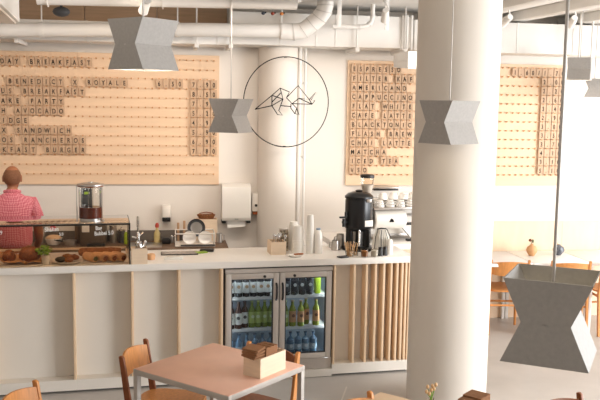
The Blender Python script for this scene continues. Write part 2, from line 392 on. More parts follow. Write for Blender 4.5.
tile_me = MB().box((-0.030, -0.004, -0.043), (0.030, 0.0, 0.043), 0.001).mesh('letter_tile', M_tile, 0)
NTH = ['', 'first ', 'second ', 'third ', 'fourth ']
def tile(ch, u, r, label, group):
    z = TZ0-TP*r-0.040
    t = bpy.data.objects.new('letter_tile', tile_me); COL.objects.link(t); t.location = WL(u, 0.0415, z); t.rotation_euler = (R(random.uniform(-2, 0)), R(random.uniform(-1.2, 1.2)), WY)
    tag(t, label, 'letter tile', group)
    g = bpy.data.objects.new('letter', glyph(ch, 0.045, M_ink, 0.74)); COL.objects.link(g); g.parent = t; g.location = (0, -0.0045, -0.028)
def words(text, ustart, pitch, col, r, where, group, maxcol=99, price=None):
    seen = {}
    for i, ch in enumerate(text):
        if ch == ' ' or col+i > maxcol: continue
        tot = text.count(ch); seen[ch] = seen.get(ch, 0)+1
        nm = {'.': 'a dot', '/': 'a slash'}.get(ch, ch)
        nth = '' if tot == 1 else NTH[seen[ch]]
        if nm.startswith('a ') and nth: nm = nm[2:]
        if price: lab = 'tile, %s%s of price %s, %s' % (nth, nm, text, price)
        else: lab = 'letter tile, %s%s in line %s, %s' % (nth, nm, text, where)
        tile(ch, ustart+(col+i)*pitch, r, lab, group)
LB = 'letter tiles on the left pegboard'; RB = 'letter tiles on the right pegboard'
for r, c, s in ((0, 0, 'DAY BREAKFAST'), (2, 1, 'BENEDICT X ROYALE'), (3, 0, 'US BREAKFAST'), (4, 0, 'AKE PARTY'), (5, 0, 'H AVOCADO'), (6, 0, 'IDGE'), (7, 0, 'X SANDWICH'), (8, 0, 'OS RANCHEROS'), (9, 0, 'KFAST BURGER')):
    words(s, -1.53, 0.0675, c, r, 'left pegboard', LB)
for r, s, ln in ((2, '7.90', 'BENEDICT'), (3, '8.50', 'US BREAKFAST'), (4, '7.90', 'PARTY'), (5, '5.20', 'AVOCADO'), (6, '4.90', 'IDGE'), (7, '5.90', 'SANDWICH'), (8, '6.90', 'RANCHEROS'), (9, '7.80', 'BURGER')):
    words(s, -1.53, 0.0675, 27, r+0.04, '', LB, price='right end of %s row' % ln)
words('6.50', -1.53, 0.0675, 22, 2, '', LB, price='left of 7.90 in the BENEDICT row')
for r, s in enumerate(('ESPRESSO', 'FILTER KAFFEE', 'AMERICANO D', 'CAPPUCCINO', 'FLAT WHITE', 'CAFE LATTE', 'BLACKTONIC', 'FLASH BREW', 'CHAI LATTE', 'MATCHA', 'ICED TEA', 'VSO')):
    words(s, 1.928, 0.0668, 0, r, 'right pegboard', RB, maxcol=9)
RO = ['top row', 'second row', 'third row', 'fourth row', 'fifth row', 'sixth row', 'seventh row', 'eighth row', 'ninth row', 'tenth row', 'eleventh row', 'bottom row']
for r, s in enumerate(('1.60/1.70', '2.00', '2.20', '2.60', '3.40', '2.90', '3.00', '3.50', '3.70', '4.10', '3.10', '5.10')):
    words(s, 1.928, 0.0668, 35-len(s), r, '', RB, price='%s right of the column' % RO[r])

# ------------------------------------------------------------------ ring sign with the folded dinosaur
t = thing('ring_sign', 'thin black wire ring with an angular dinosaur outline on the wall column', 'sign', WL(1.19, 0.345, 2.305), R(6))
MB().tube([(0.438*math.cos(2*math.pi*k/96), 0, 0.438*math.sin(2*math.pi*k/96)) for k in range(97)], 0.0048, 8, cap=False).build('ring', M_ink, t)
def dp(p): return ((p[0]-161)*0.00298, 0, (217-p[1])*0.00285)
LN = [[(53, 243), (110, 195), (138, 170), (170, 182), (160, 202)], [(53, 243), (110, 230), (148, 207), (138, 170)], [(110, 195), (110, 230)], [(110, 195), (148, 207)], [(110, 218), (140, 186)], [(110, 230), (130, 260), (147, 262), (134, 246), (148, 207)],
      [(140, 229), (176, 232)], [(160, 202), (200, 160), (240, 207), (204, 203), (180, 222), (160, 202)], [(176, 222), (176, 238), (190, 256), (205, 260), (195, 236), (180, 222)], [(190, 256), (196, 238)],
      [(240, 207), (262, 182), (246, 209), (260, 210), (250, 223), (180, 222)], [(204, 203), (250, 223)], [(240, 207), (250, 223)]]
mb = MB()
for l in LN: mb.tube([dp(p) for p in l], 0.0046, 6)
mb.build('dinosaur_outline', M_ink, t)
for z in (-0.436, -0.04, 0.436): MB().tube([(0.0, 0.0, z), (0.0, 0.083, z)], 0.004, 8).build('standoff', M_ink, t)

# ------------------------------------------------------------------ pendant lamps
def lamp(label, loc, s, yaw, rod_r=0.005, watt=2.5):
    t = thing('pendant_lamp', label, 'pendant lamp', loc, yaw, 'grey hourglass pendant lamps')
    h = s/2; w = h*0.56; th = 0.004
    out = [(-h, -h), (h, -h), (w, 0), (h, h), (-h, h), (-w, 0)]
    inn = [(-h+th, -h), (h-th, -h), (w-th, 0), (h-th, h), (-h+th, h), (-w+th, 0)]
    mb = MB()
    for y0, y1 in ((-h, -h+th), (h-th, h)): mb.prism(out, 1, y0, y1)
    for sgn in (-1, 1):
        pts = [(sgn*h, -h), (sgn*w, 0), (sgn*h, h), (sgn*(h-th), h), (sgn*(w-th), 0), (sgn*(h-th), -h)]
        mb.prism(pts, 1, -h+th, h-th)
    mb.build('lamp_shade', M_lamp, t, smooth=0)
    mb = MB(); mb.box((-w, -0.006, -0.006), (w, 0.006, 0.0)); mb.box((-0.006, -h, -0.006), (0.006, h, 0.0))
    mb.build('cross_bar', M_lampin, t, smooth=0)
    MB().lathe([(0.022, -0.006), (0.022, 0.05), (0.008, 0.06)], (0, 0, 0), 16).build('lamp_holder', M_lampin, t)
    MB().lathe([(0.001, -0.075*s/.28), (0.028*s/.28, -0.06*s/.28), (0.032*s/.28, -0.035*s/.28), (0.014, -0.006)], (0, 0, 0), 16).build('bulb', M_bulb, t)
    MB().tube([(0, 0, 0.05), (0, 0, CE-loc[2])], rod_r, 10).build('rod', M_rod, t)
    if watt:
        l = bpy.data.lights.new('lamp_bulb', 'POINT'); l.energy = watt; l.color = (1, 0.9, 0.76); l.shadow_soft_size = 0.03
        lo = bpy.data.objects.new('lamp_bulb', l); COL.objects.link(lo); lo.parent = t; lo.location = (0, 0, -0.1*s/.28)
    MB().lathe([(0.05, CE-loc[2]-0.025), (0.05, CE-loc[2])], (0, 0, 0), 20).build('ceiling_rose', M_lampin, t)
lamp('pendant lamp hanging highest at upper left before the left pegboard', (0.238, 4.538, 2.590), 0.262, R(-49))
lamp('small looking pendant lamp hanging left of the wire ring sign', (1.064, 6.825, 2.187), 0.275, R(-36))
lamp('pendant lamp hanging in front of the big round column', (2.222, 5.062, 2.191), 0.277, R(-64), 0.003)
lamp('large near pendant lamp hanging low at right over the dining chairs', (1.380, 2.30, 1.649), 0.262, R(-38), watt=0)
lamp('far pendant lamp at the right edge, upper of the two there', (4.51, 7.24, 2.665), 0.212, R(52))
lamp('far pendant lamp at the right edge, lower of the two there', (4.875, 7.545, 2.496), 0.185, R(-30))

# ------------------------------------------------------------------ ducts and pipes
def wthing(name, label, cat, u, d, z, group=None): return thing(name, label, cat, WL(u, d, z), WY, group)
t = wthing('air_duct', 'white rectangular air duct running along the top of the back wall', 'duct', 0, 0, 0)
MB().box((-3.2, -0.45, 2.835), (0.62, -0.05, 3.02), 0.004).box((0.62, -0.45, 2.845), (2.40, -0.05, 3.15), 0.004).build('duct_body', M_duct, t)
for u in (-1.3, -0.7, -0.1, 0.5, 1.1, 1.45, 1.64): MB().box((u, -0.454, 2.83 if u < 0.62 else 2.842), (u+0.008, -0.045, 3.024 if u < 0.62 else 3.154)).build('seam', M_duct, t, smooth=0)
for u in (2.30, 2.345, 2.39): MB().box((u, -0.475, 2.83), (u+0.018, -0.03, 3.165), 0.002).build('end_flange', M_duct, t)
for u in (-1.32, 0.30, 0.62, 1.84, 2.32):
    b = MB().box((u-0.012, -0.52, 2.80), (u+0.028, -0.04, 2.838), 0.002).build('support_channel', M_duct, t)
    MB().tube([(u+0.008, -0.485, 2.80), (u+0.008, -0.485, CE-0.003)], 0.007, 8).build('threaded_rod', M_duct, b)
t = wthing('air_duct', 'white duct along the wall top right of the big round column', 'duct', 0, 0, 0)
MB().box((2.44, -0.43, 2.83), (7.2, -0.05, 3.13), 0.004).build('duct_body', M_duct, t)
for u in (2.9, 3.5, 4.1, 4.7): MB().box((u, -0.434, 2.827), (u+0.008, -0.045, 3.133)).build('seam', M_duct, t, smooth=0)
t = wthing('ventilation_box', 'white ventilation box below the duct beside the big round column', 'duct', 2.33, 0, 0)
MB().prism([(-0.95, 2.63), (-0.45, 2.66), (-0.45, 2.79), (-0.95, 2.79)], 0, -0.10, 0.6).build('box_body', M_duct, t)
MB().box((-0.103, -0.953, 2.71), (0.603, -0.44, 2.718)).build('seam', M_duct, t, smooth=0)
MB().tube([(0.1, -0.6, 2.79), (0.1, -0.6, CE)], 0.006, 8).build('hanger_rod', M_duct, t)
t = wthing('ventilation_pipe', 'thick white round pipe along the wall that bends up to the ceiling', 'pipe', 0, 0, 0)
pts = [(-3.1, -0.65, 2.90), (-1.4, -0.65, 2.90), (0.3, -0.65, 2.952), (1.12, -0.65, 2.965)]
MB().tube(pts, 0.062, 24).build('pipe_body', M_duct, t)
arc = [(1.08, -0.65, 2.963), (1.20, -0.65, 2.957), (1.29, -0.66, 2.972), (1.37, -0.68, 3.03), (1.435, -0.70, 3.09), (1.475, -0.72, 3.15), (1.485, -0.73, 3.20), (1.485, -0.73, CE-0.003)]
MB().tube(arc, 0.076, 28).build('elbow', M_duct, t)
mb = MB()
for i in (1, 2, 3, 4, 5, 6):
    a, b = Vector(arc[i]), Vector(arc[i+1]); d = (b-a).normalized()*0.004
    mb.tube([a-d, a+d], 0.0805, 28)
mb.build('elbow_rib', mat('duct_band', (206, 202, 196), 0.5), t)
for u, z in ((-1.07, 2.91), (0.13, 2.947), (1.09, 2.964)):
    b = MB().tube([(u-0.02, -0.65, z), (u+0.02, -0.65, z+0.001)], 0.069, 24).build('clamp', M_duct, t)
    MB().tube([(u, -0.65, z+0.06), (u, -0.65, CE)], 0.006, 8).build('hanger_rod', M_duct, b)
t = wthing('conduit', 'thin white conduit pipe bending upward in front of the duct', 'pipe', 0, 0, 0)
MB().tube([(1.575, -0.62, 3.022), (1.86, -0.62, 3.025), (1.92, -0.62, 3.04), (1.955, -0.62, 3.08), (1.965, -0.62, 3.13), (1.965, -0.62, CE)], 0.021, 16).build('conduit_body', M_duct, t)
mb = MB(); mb.tube([(1.835, -0.62, 3.025), (1.85, -0.62, 3.025)], 0.026, 16); mb.tube([(1.965, -0.62, 3.12), (1.965, -0.62, 3.14)], 0.026, 16); mb.tube([(1.93, -0.62, 3.05), (1.94, -0.62, 3.062)], 0.026, 16)
mb.build('coupling', M_duct, t)
t = wthing('ceiling_pipe', 'long white pipe tight under the ceiling at the top of the picture', 'pipe', 0, 0, 0)
MB().tube([(-0.98, -1.5, 3.10), (1.10, -1.5, 3.13)], 0.062, 24).build('pipe_body', M_duct, t)
for u, z in ((-0.98, 3.10), (1.08, 3.13)): MB().tube([(u, -1.5, z), (u, -1.5, CE-0.003)], 0.058, 20).build('riser', M_duct, t)
mb = MB()
for u in (-0.9, 0.0, 0.55): mb.tube([(u-0.004, -1.5, 3.102+u*0.014), (u+0.004, -1.5, 3.1025+u*0.014)], 0.066, 24)
mb.build('joint', M_duct, t)
for u, z0, nm in ((1.585, 3.0, 'white flat hanger strip left of the conduit bend'), (2.03, 2.98, 'white flat hanger strip right of the conduit bend')):
    tag(MB().box((-0.02, -0.004, z0), (0.02, 0.004, CE), 0.001).build('hanger_strip', M_duct, loc=WL(u, 0.9, 0), rotz=WY), nm, 'bracket')
for u, nm in ((4.09, 'left'), (4.22, 'right')):
    tag(MB().tube([(0, 0, 2.79), (0, 0, CE)], 0.01, 8).build('vertical_pipe', M_duct, loc=WL(u, 0.6, 0)), 'thin white vertical pipe above the far lamps, %s of the pair' % nm, 'pipe', 'pipes above the far lamps')
for u, r_, nm in ((1.345, 0.018, 'thick white'), (1.40, 0.013, 'thin white')):
    t = wthing('wall_pipe', '%s vertical pipe on the wall beside the wall column' % nm, 'pipe', u, 0.16, 0)
    MB().tube([(0, 0, 0), (0, 0, 2.845)], r_, 14).build('pipe_body', M_duct, t)
    mb = MB()
    for z in (1.0, 1.75, 2.5): mb.tube([(0, 0, z-0.008), (0, 0, z+0.008)], r_+0.006, 14); mb.box((-0.006, 0, z-0.006), (0.006, 0.158, z+0.006))
    mb.build('pipe_clip', M_duct, t)
def spot(label, loc, aim, lit):
    t = thing('spotlight', label, 'spotlight', loc, 0, 'white ceiling spotlights')
    d = (Vector(aim)-Vector(loc)).normalized()
    MB().tube([(0, 0, CE-loc[2]), (0, 0, CE-loc[2]-0.02)], 0.03, 16).build('mount', M_duct, t)
    MB().tube([(0, 0, 0.0), (0.03, 0, 0.06), (0, 0, CE-loc[2]-0.02)], 0.008, 8).build('arm', M_duct, t)
    MB().tube([d*-0.07, d*0.07], 0.036, 18, rs=[0.028, 0.04]).build('housing', M_duct, t)
    MB().tube([d*0.068, d*0.074], 0.033, 18).build('lens', M_bulb if lit else M_darkgrey, t)
    if lit:
        l = bpy.data.lights.new('spotlight_beam', 'SPOT'); l.energy = 12; l.color = (1, 0.78, 0.56); l.spot_size = R(95); l.spot_blend = 0.8; l.shadow_soft_size = 0.05
        lo = bpy.data.objects.new('spotlight_beam', l); COL.objects.link(lo); lo.parent = t; lo.location = d*0.09
        lo.rotation_euler = d.to_track_quat('-Z', 'Y').to_euler()
spot('lit white spotlight over the top lamp at upper left', WL(-0.13, 1.75, 3.03), WL(-0.7, 0, 1.9), True)
spot('white spotlight by the conduit bend left of the column', WL(1.99, 1.0, 3.10), WL(2.2, 0, 2.4), False)
spot('white spotlight under the beams just right of the column', WL(3.02, 1.3, 3.06), WL(2.8, 0, 2.6), False)
spot('white spotlight under the beams nearest the far lamps', WL(3.70, 1.2, 3.08), WL(3.9, 0, 2.6), False)
for u, c, nm in ((0.905, (44, 50, 62), 'dark blue'), (0.992, (140, 52, 24), 'rust red'), (1.075, (196, 120, 56), 'orange and black')):
    t = wthing('hanging_bauble', 'small %s bauble hanging under the ceiling above the pipe' % nm, 'bauble', u, 0.75, 3.11, 'coloured baubles')
    MB().blob((0, 0, 0), (0.018, 0.018, 0.016)).build('ball', mat('bauble_'+nm, c, 0.3), t)
    MB().tube([(0, 0, 0.014), (0, 0, CE-3.11)], 0.002, 6).build('string', M_rod, t)
    MB().blob((0.022, 0, 0.006), (0.008, 0.008, 0.008)).build('clip', M_dark, t)
t = thing('air_conditioner', 'white air conditioning box hanging at the top left corner', 'air conditioner', (-0.80, 4.3, 2.75))
MB().box((-0.34, -1.1, 0.012), (0.34, 1.15, 0.42), 0.01).build('housing', M_white, t)
mb = MB().box((-0.32, -1.06, 0.0), (0.32, 1.12, 0.0125), 0.003)
mb.build('underside_panel', mat('beige_panel', (222, 206, 188), 0.6), t)
mb = MB()
for k in range(6): mb.box((-0.2, 0.2+k*0.13, -0.003), (0.2, 0.22+k*0.13, 0.001))
mb.build('grille', M_darkgrey, t, smooth=0)
mb = MB()
for x in (-0.28, 0.28):
    for y in (-0.9, 0.9): mb.tube([(x, y, 0.41), (x, y, CE-2.75)], 0.008, 8)
mb.build('hanger_rod', M_duct, t)
tag(MB().blob((0, 0, 0), (0.075, 0.04, 0.045)).tube([(0, 0, 0), (0, 0, CE-3.063)], 0.012, 8).build('junction_box', M_darkgrey, loc=WL(-0.88, 0.8, 3.06)), 'dark grey rounded box between the pipes at upper left', 'junction box')

# ------------------------------------------------------------------ back counter and what stands on it
BZ = 0.89
t = thing('back_counter', 'dark wooden sink counter along the back wall behind the bar', 'counter', WL(0, 0, 0), WY)
MB().box((-2.8, -0.5, BZ-0.04), (0.62, -0.003, BZ-0.0005), 0.003).build('worktop', M_brown, t)
MB().box((-2.8, -0.47, 0.1), (0.6, -0.02, BZ-0.04)).build('base_unit', M_dark, t, smooth=0)
tag(MB().box((-2.8, -0.02, BZ+0.001), (0.24, -0.003, 0.995)).build('splashback', M_splash, smooth=0, loc=WL(0, 0, 0), rotz=WY), 'grey splashback strip on the wall behind the sink', 'splashback')
MB().box((-0.33, -0.42, BZ-0.006), (-0.02, -0.12, BZ+0.001), 0.001).build('sink_rim', M_steel, t)
t = thing('tap', 'chrome kitchen tap with spray spring standing at the sink', 'tap', WL(-0.25, 0.3, BZ), WY)
MB().lathe([(0.03, 0), (0.03, 0.02), (0.018, 0.03), (0.018, 0.12), (0.012, 0.13)], seg=16).build('tap_base', M_chrome, t)
MB().tube([(0, 0, 0.12), (0, 0, 0.24), (0, -0.02, 0.28), (0, -0.08, 0.29), (0, -0.11, 0.26), (0, -0.115, 0.2)], 0.011, 10).build('spout', M_chrome, t)
MB().tube([(0, 0, 0.09), (0.05, 0, 0.13)], 0.009, 8).tube([(0, 0, 0.07), (-0.06, -0.01, 0.09)], 0.009, 8).build('lever', M_chrome, t)
def simple(name, label, cat, loc, parts, rzv=0.0, group=None):
    t = thing(name, label, cat, loc, rzv, group)
    for nm, mb, m in parts: mb.build(nm, m, t)
    return t
L_ = lambda prof, c=(0, 0, 0), seg=20: MB().lathe(prof, c, seg)
# dish soap bottle, black caddy, silver bottles
simple('spray_bottle', 'clear bottle with red cap standing at the splashback', 'bottle', WL(-0.07, 0.12, BZ), [
    ('bottle_body', L_([(0.03, 0), (0.032, 0.01), (0.032, 0.09), (0.014, 0.13), (0.014, 0.15)]), mat('soap_yellow', (196, 176, 120), 0.3)), ('cap', L_([(0.018, 0.15), (0.02, 0.17), (0.012, 0.195)]), mat('red_cap', (178, 62, 44), 0.4))])
tag(MB().box((-0.045, -0.05, 0), (0.045, 0.05, 0.06), 0.015).build('sponge_holder', M_dark, loc=WL(0.02, 0.2, BZ), rotz=WY), 'black rounded sponge box on the back counter beside the dish rack', 'box')
for k, u in enumerate((0.075, 0.105)):
    simple('steel_shaker', 'small steel shaker left of the dish rack, %s one' % ('left', 'right')[k], 'shaker', WL(u, 0.16, BZ), [('shaker_body', L_([(0.013, 0), (0.013, 0.06)]), M_steel), ('lid', L_([(0.0135, 0.06), (0.011, 0.075), (0.002, 0.078)]), M_chrome)], 0, 'steel shakers by the dish rack')
# dish rack
t = thing('dish_rack', 'white wire dish rack on the back counter', 'dish rack', WL(0.30, 0.28, BZ), WY)
mb = MB()
for z in (0.01, 0.13):
    mb.tube([(-0.19, -0.15, z), (0.19, -0.15, z), (0.19, 0.13, z), (-0.19, 0.13, z), (-0.19, -0.15, z)], 0.006, 8)
for x in (-0.19, 0.19):
    for y in (-0.15, -0.08, -0.01, 0.06, 0.13): mb.tube([(x, y, 0.01), (x, y, 0.13)], 0.004, 6)
for k in range(9): mb.tube([(-0.19+k*0.0475, -0.15, 0.012), (-0.19+k*0.0475, 0.13, 0.012)], 0.003, 6)
mb.build('rack', M_white, t)
MB().box((-0.185, -0.145, 0.0), (0.185, 0.125, 0.008), 0.003).build('drip_tray', M_white, t)
MB().box((-0.14, -0.165, 0.014), (0.19, -0.157, 0.026)).build('edge_strip', M_darkgrey, t)
def plate(label, x, y, z, r, m, tilt=75, group=None):
    o = MB().lathe([(0.001, 0.0), (r*0.6, 0.0), (r, 0.018), (r*0.98, 0.022), (r*0.58, 0.006), (0.001, 0.006)], seg=28, rot=rx(R(tilt))).build('plate', m, loc=(x, y, z), rotz=WY)
    tag(o, label, 'plate', group)
px, py, _ = WL(0.30, 0.33, 0)
p = WL(0.245, 0.385, 0); plate('small white plate upright at left front of the dish rack', p[0], p[1], BZ+0.085, 0.066, M_porc, 78, 'white plates in the dish rack')
p = WL(0.395, 0.385, 0); plate('small white plate upright at right front of the dish rack', p[0], p[1], BZ+0.085, 0.066, M_porc, 78, 'white plates in the dish rack')
t = thing('frying_pan', 'round dark grey pan propped up behind the white plates', 'pan', WL(0.315, 0.27, BZ+0.165), WY)
q = rx(R(76))
MB().lathe([(0.001, 0), (0.075, 0), (0.085, -0.02), (0.088, -0.02), (0.078, 0.004), (0.001, 0.004)], seg=28, rot=rx(R(-104))).build('pan_body', M_darkgrey, t)
MB().lathe([(0.05, 0.006), (0.054, 0.009), (0.058, 0.006)], seg=28, rot=rx(R(76))).build('ring_mark', M_steel, t)
# wooden board + crate with basket on top
t = thing('wooden_crate', 'pale wooden crate standing behind the dish rack', 'crate', WL(0.42, 0.075, BZ), WY)
mb = MB(); mb.box((-0.11, -0.07, 0), (0.11, -0.058, 0.23)); mb.box((-0.11, 0.048, 0), (0.11, 0.06, 0.23)); mb.box((-0.11, -0.058, 0), (-0.098, 0.048, 0.23)); mb.box((0.098, -0.058, 0), (0.11, 0.048, 0.23)); mb.box((-0.098, -0.058, 0.0), (0.098, 0.048, 0.012)); mb.box((-0.098, -0.058, 0.2), (0.098, 0.048, 0.205))
mb.build('box', M_ltwood, t, smooth=0)
t = thing('wicker_basket', 'low brown wicker basket lying on top of the pale crate', 'basket', WL(0.42, 0.08, BZ+0.231), WY)
mb = MB()
for k in range(4): mb.tube([((0.07+0.006*k)*math.cos(a*math.pi/12), (0.04+0.003*k)*math.sin(a*math.pi/12), 0.005+0.011*k) for a in range(25)], 0.006, 6)
mb.build('weave', mat('wicker', (140, 88, 50), 0.8, var=0.3, scale=60), t)
MB().tube([(-0.085, 0, 0.035), (-0.06, 0, 0.055), (0, 0, 0.065), (0.06, 0, 0.055), (0.085, 0, 0.035)], 0.006, 6).build('handle', M_oakdk, t)
t = thing('steel_jug', 'grey steel jug at the right end of the back counter', 'jug', WL(0.545, 0.2, BZ), WY)
L_([(0.028, 0), (0.03, 0.01), (0.026, 0.08), (0.03, 0.1), (0.027, 0.1), (0.023, 0.08), (0.026, 0.012), (0.001, 0.01)]).build('jug_body', M_steel, t)
MB().tube([(0.026, 0, 0.085), (0.05, 0, 0.08), (0.05, 0, 0.03), (0.028, 0, 0.02)], 0.005, 8).build('handle', M_steel, t)
for k in range(2):
    tag(MB().box((-0.012, -0.012, 0), (0.012, 0.012, 0.19+0.02*k), 0.003).build('wooden_board', mat('board_wood', (190, 152, 116), 0.6, var=0.12, scale=9, stretch=(5, 5, 1)), loc=WL(0.14+0.06*k, 0.08, BZ), rotz=WY), 'narrow wooden board upright at the back of the dish rack, %s one' % ('left', 'right')[k], 'board', 'upright boards behind the dish rack')
# things seen through the pastry case
t = thing('appliance', 'grey boxy kitchen machine on the back counter seen through the pastry case', 'appliance', WL(-0.68, 0.2, BZ), WY)
MB().box((-0.12, -0.13, 0.0), (0.12, 0.13, 0.27), 0.012).build('housing', mat('bronze_grey', (104, 90, 76), 0.4, 0.3), t)
MB().box((-0.10, -0.134, 0.14), (-0.03, -0.129, 0.22), 0.002).build('white_panel', M_paper, t)
MB().box((-0.05, -0.16, 0.0), (0.115, -0.12, 0.03), 0.005).build('drip_tray', M_dark, t)
simple('mixing_bowl', 'white bowl with pale dough on the back counter behind the case', 'bowl', WL(-1.06, 0.22, BZ), [('bowl_body', L_([(0.04, 0), (0.06, 0.01), (0.085, 0.07), (0.08, 0.07), (0.05, 0.02), (0.001, 0.02)]), M_porc), ('dough', MB().blob((0, 0, 0.07), (0.075, 0.075, 0.03)), mat('dough', (222, 186, 146), 0.8))])
simple('saucepan', 'black and steel pan with handle right of the white bowl', 'pan', WL(-0.90, 0.26, BZ), [('pan_body', L_([(0.06, 0), (0.065, 0.01), (0.065, 0.05), (0.06, 0.05), (0.058, 0.012), (0.001, 0.01)]), M_steel), ('handle', MB().tube([(-0.06, 0, 0.04), (-0.15, -0.02, 0.065)], 0.009, 8), M_dark)])
for k, (u, h, r, m) in enumerate(((-1.18, 0.15, 0.035, M_steel), (-0.84, 0.19, 0.03, M_brown), (-0.5, 0.16, 0.035, M_steel), (-0.42, 0.12, 0.03, M_darkgrey))):
    w = ('steel canister left of the white bowl', 'brown canister left of the boxy machine', 'steel canister right of the boxy machine', 'small dark canister near the sink')[k]
    simple('canister', w+', seen through the pastry case', 'canister', WL(u, 0.12, BZ), [('canister_body', L_([(r, 0), (r, h)]), m), ('lid', L_([(r*1.05, h), (r*1.05, h+0.015), (r*0.3, h+0.022), (r*0.25, h+0.035), (0.002, h+0.036)]), M_chrome)])
simple('washing_up_bottle', 'lime green bottle on the back counter behind the right end of the case', 'bottle', WL(-0.37, 0.2, BZ), [('bottle_body', L_([(0.02, 0), (0.022, 0.01), (0.02, 0.1), (0.008, 0.12)]), mat('lime', (160, 190, 30), 0.4)), ('cap', L_([(0.009, 0.12), (0.009, 0.15), (0.002, 0.155)]), M_paper)])

# ------------------------------------------------------------------ dispensers on the wall
t = thing('towel_dispenser', 'large white paper towel dispenser on the wall', 'dispenser', WL(0.72, 0, 1.08), WY)
poly = [(-0.002, 0.03), (-0.17, 0.03), (-0.185, 0.06), (-0.185, 0.30), (-0.16, 0.37), (-0.11, 0.395), (-0.002, 0.395)]
MB().prism(poly, 0, -0.145, 0.145).build('cover', mat('dispenser_shell', (226, 220, 210), 0.3, var=0.02), t, smooth=25)
mb = MB(); mb.box((-0.145, -0.16, 0.0), (-0.105, -0.01, 0.03), 0.006); mb.box((0.105, -0.16, 0.0), (0.145, -0.01, 0.03), 0.006); mb.box((-0.105, -0.05, 0.012), (0.105, -0.01, 0.03))
mb.build('underside', M_dark, t)
mb = MB(); mb._add([(-0.092, -0.12, 0.03), (0.094, -0.12, 0.03), (0.094, -0.125, -0.035), (-0.088, -0.13, -0.05), (-0.092, -0.124, 0.03), (0.094, -0.124, 0.03), (0.094, -0.129, -0.035), (-0.088, -0.134, -0.05)], [(0, 1, 2, 3), (7, 6, 5, 4), (0, 3, 7, 4), (1, 5, 6, 2), (2, 6, 7, 3)])
mb.build('paper_sheet', M_paper, t, smooth=0)
MB().box((-0.02, -0.187, 0.045), (0.02, -0.184, 0.05)).build('badge', M_darkgrey, t)
t = thing('soap_dispenser', 'white soap dispenser with black base above the sink', 'dispenser', WL(0.022, 0, 1.09), WY)
MB().box((-0.045, -0.08, 0.035), (0.045, -0.002, 0.165), 0.014).build('cover', M_white, t)
MB().box((-0.042, -0.085, 0.0), (0.042, -0.002, 0.045), 0.01).build('base', M_dark, t)
t = thing('soap_dispenser', 'slim white soap dispenser with brown base right of the towel dispenser', 'dispenser', WL(0.925, 0, 1.17), WY)
MB().box((-0.042, -0.09, 0.02), (0.042, -0.002, 0.21), 0.014).build('cover', M_white, t)
MB().box((-0.03, -0.08, -0.012), (0.03, -0.01, 0.022), 0.006).build('base', mat('amber_soap', (150, 76, 36), 0.4), t)
MB().lathe([(0.014, 0), (0.014, 0.004)], (0, -0.09, 0.085), 16, rot=rx(R(90))).build('button', M_dark, t)
MB().box((-0.075, -0.07, 0.03), (-0.05, -0.002, 0.17), 0.006).build('side_shell', M_darkgrey, t)

# ------------------------------------------------------------------ pastry case on the bar
CX0, CX1, CY0, CY1, CZ0, CZ1 = -1.30, 0.232, 6.575, 7.07, BT, 1.345
t = thing('pastry_case', 'low clear glass pastry case with dark edges on the bar', 'display case', (0, 0, 0))
MB().box((CX0, CY0+0.027, CZ1-0.012), (CX1-0.004, CY1, CZ1), 0.001).build('top_glass', G_ctop, t)
MB().box((CX0, CY0, CZ0+0.002), (CX1, CY0+0.005, CZ1-0.012)).build('front_glass', G_case, t, smooth=0)
MB().box((CX1-0.006, CY0+0.005, CZ0+0.002), (CX1-0.001, CY1, CZ1-0.012)).build('side_glass', G_case, t, smooth=0)
mb = MB(); mb.box((CX0, CY0-0.004, CZ1-0.014), (CX1+0.002, CY0+0.004, CZ1-0.002)); mb.box((CX0, CY0+0.004, CZ1-0.005), (CX1, CY0+0.026, CZ1-0.002)); mb.box((CX1-0.008, CY0-0.004, CZ0), (CX1+0.003, CY0+0.008, CZ1-0.002)); mb.box((CX1-0.004, CY0, CZ1-0.01), (CX1+0.002, CY1, CZ1-0.002)); mb.box((CX1-0.004, CY1-0.006, CZ0), (CX1+0.001, CY1, CZ1-0.01))
mb.build('edge_strip', M_dark, t, smooth=0)
mb = MB(); mb.box((CX0, CY1-0.02, CZ0+0.045), (CX1-0.008, CY1, CZ0+0.06)); mb.box((CX0, CY1-0.02, CZ0), (CX0+0.01, CY1, CZ0+0.06)); mb.box((CX1-0.02, CY1-0.02, CZ0), (CX1-0.008, CY1, CZ0+0.06))
mb.build('rear_rail', M_ltwood, t, smooth=0)
MB().box((CX0+0.02, CY0+0.006, CZ1-0.0125), (CX1-0.03, CY0+0.024, CZ1-0.0055)).build('light_strip', mat('added_warm_glow', (255, 226, 190), 0.5, emit=16.0), t, smooth=0)  # assumed strip, added as a glow to brighten the food in the case
M_chalk = mat('white_marker', (242, 240, 236), 0.6)
for s, x, z, h in (('Limonade 2.9', -0.80, 1.272, 0.028), ('Shakes', -0.355, 1.292, 0.034), ('5.0', -0.285, 1.258, 0.022), ('Bag', -0.005, 1.296, 0.030), ('Bubbel 5.0', 0.035, 1.256, 0.030)):
    g = bpy.data.objects.new('lettering', glyph(s, h, M_chalk, 0.8)); COL.objects.link(g); g.parent = t; g.location = (x, CY0-0.0035, z); g.rotation_euler = (0, R(-3), 0)
g = MB().box((-0.006, -0.001, -0.006), (0.006, 0.001, 0.006)); 
mb = MB()
for a in range(5): mb.blob((0.014*math.cos(a*1.257), 0, 0.014*math.sin(a*1.257)), (0.009, 0.001, 0.009))
g.bm.free(); mb.build('drawn_flower', mat('red_marker', (190, 60, 60), 0.6), t).location = (-0.345, CY0-0.003, 1.318)
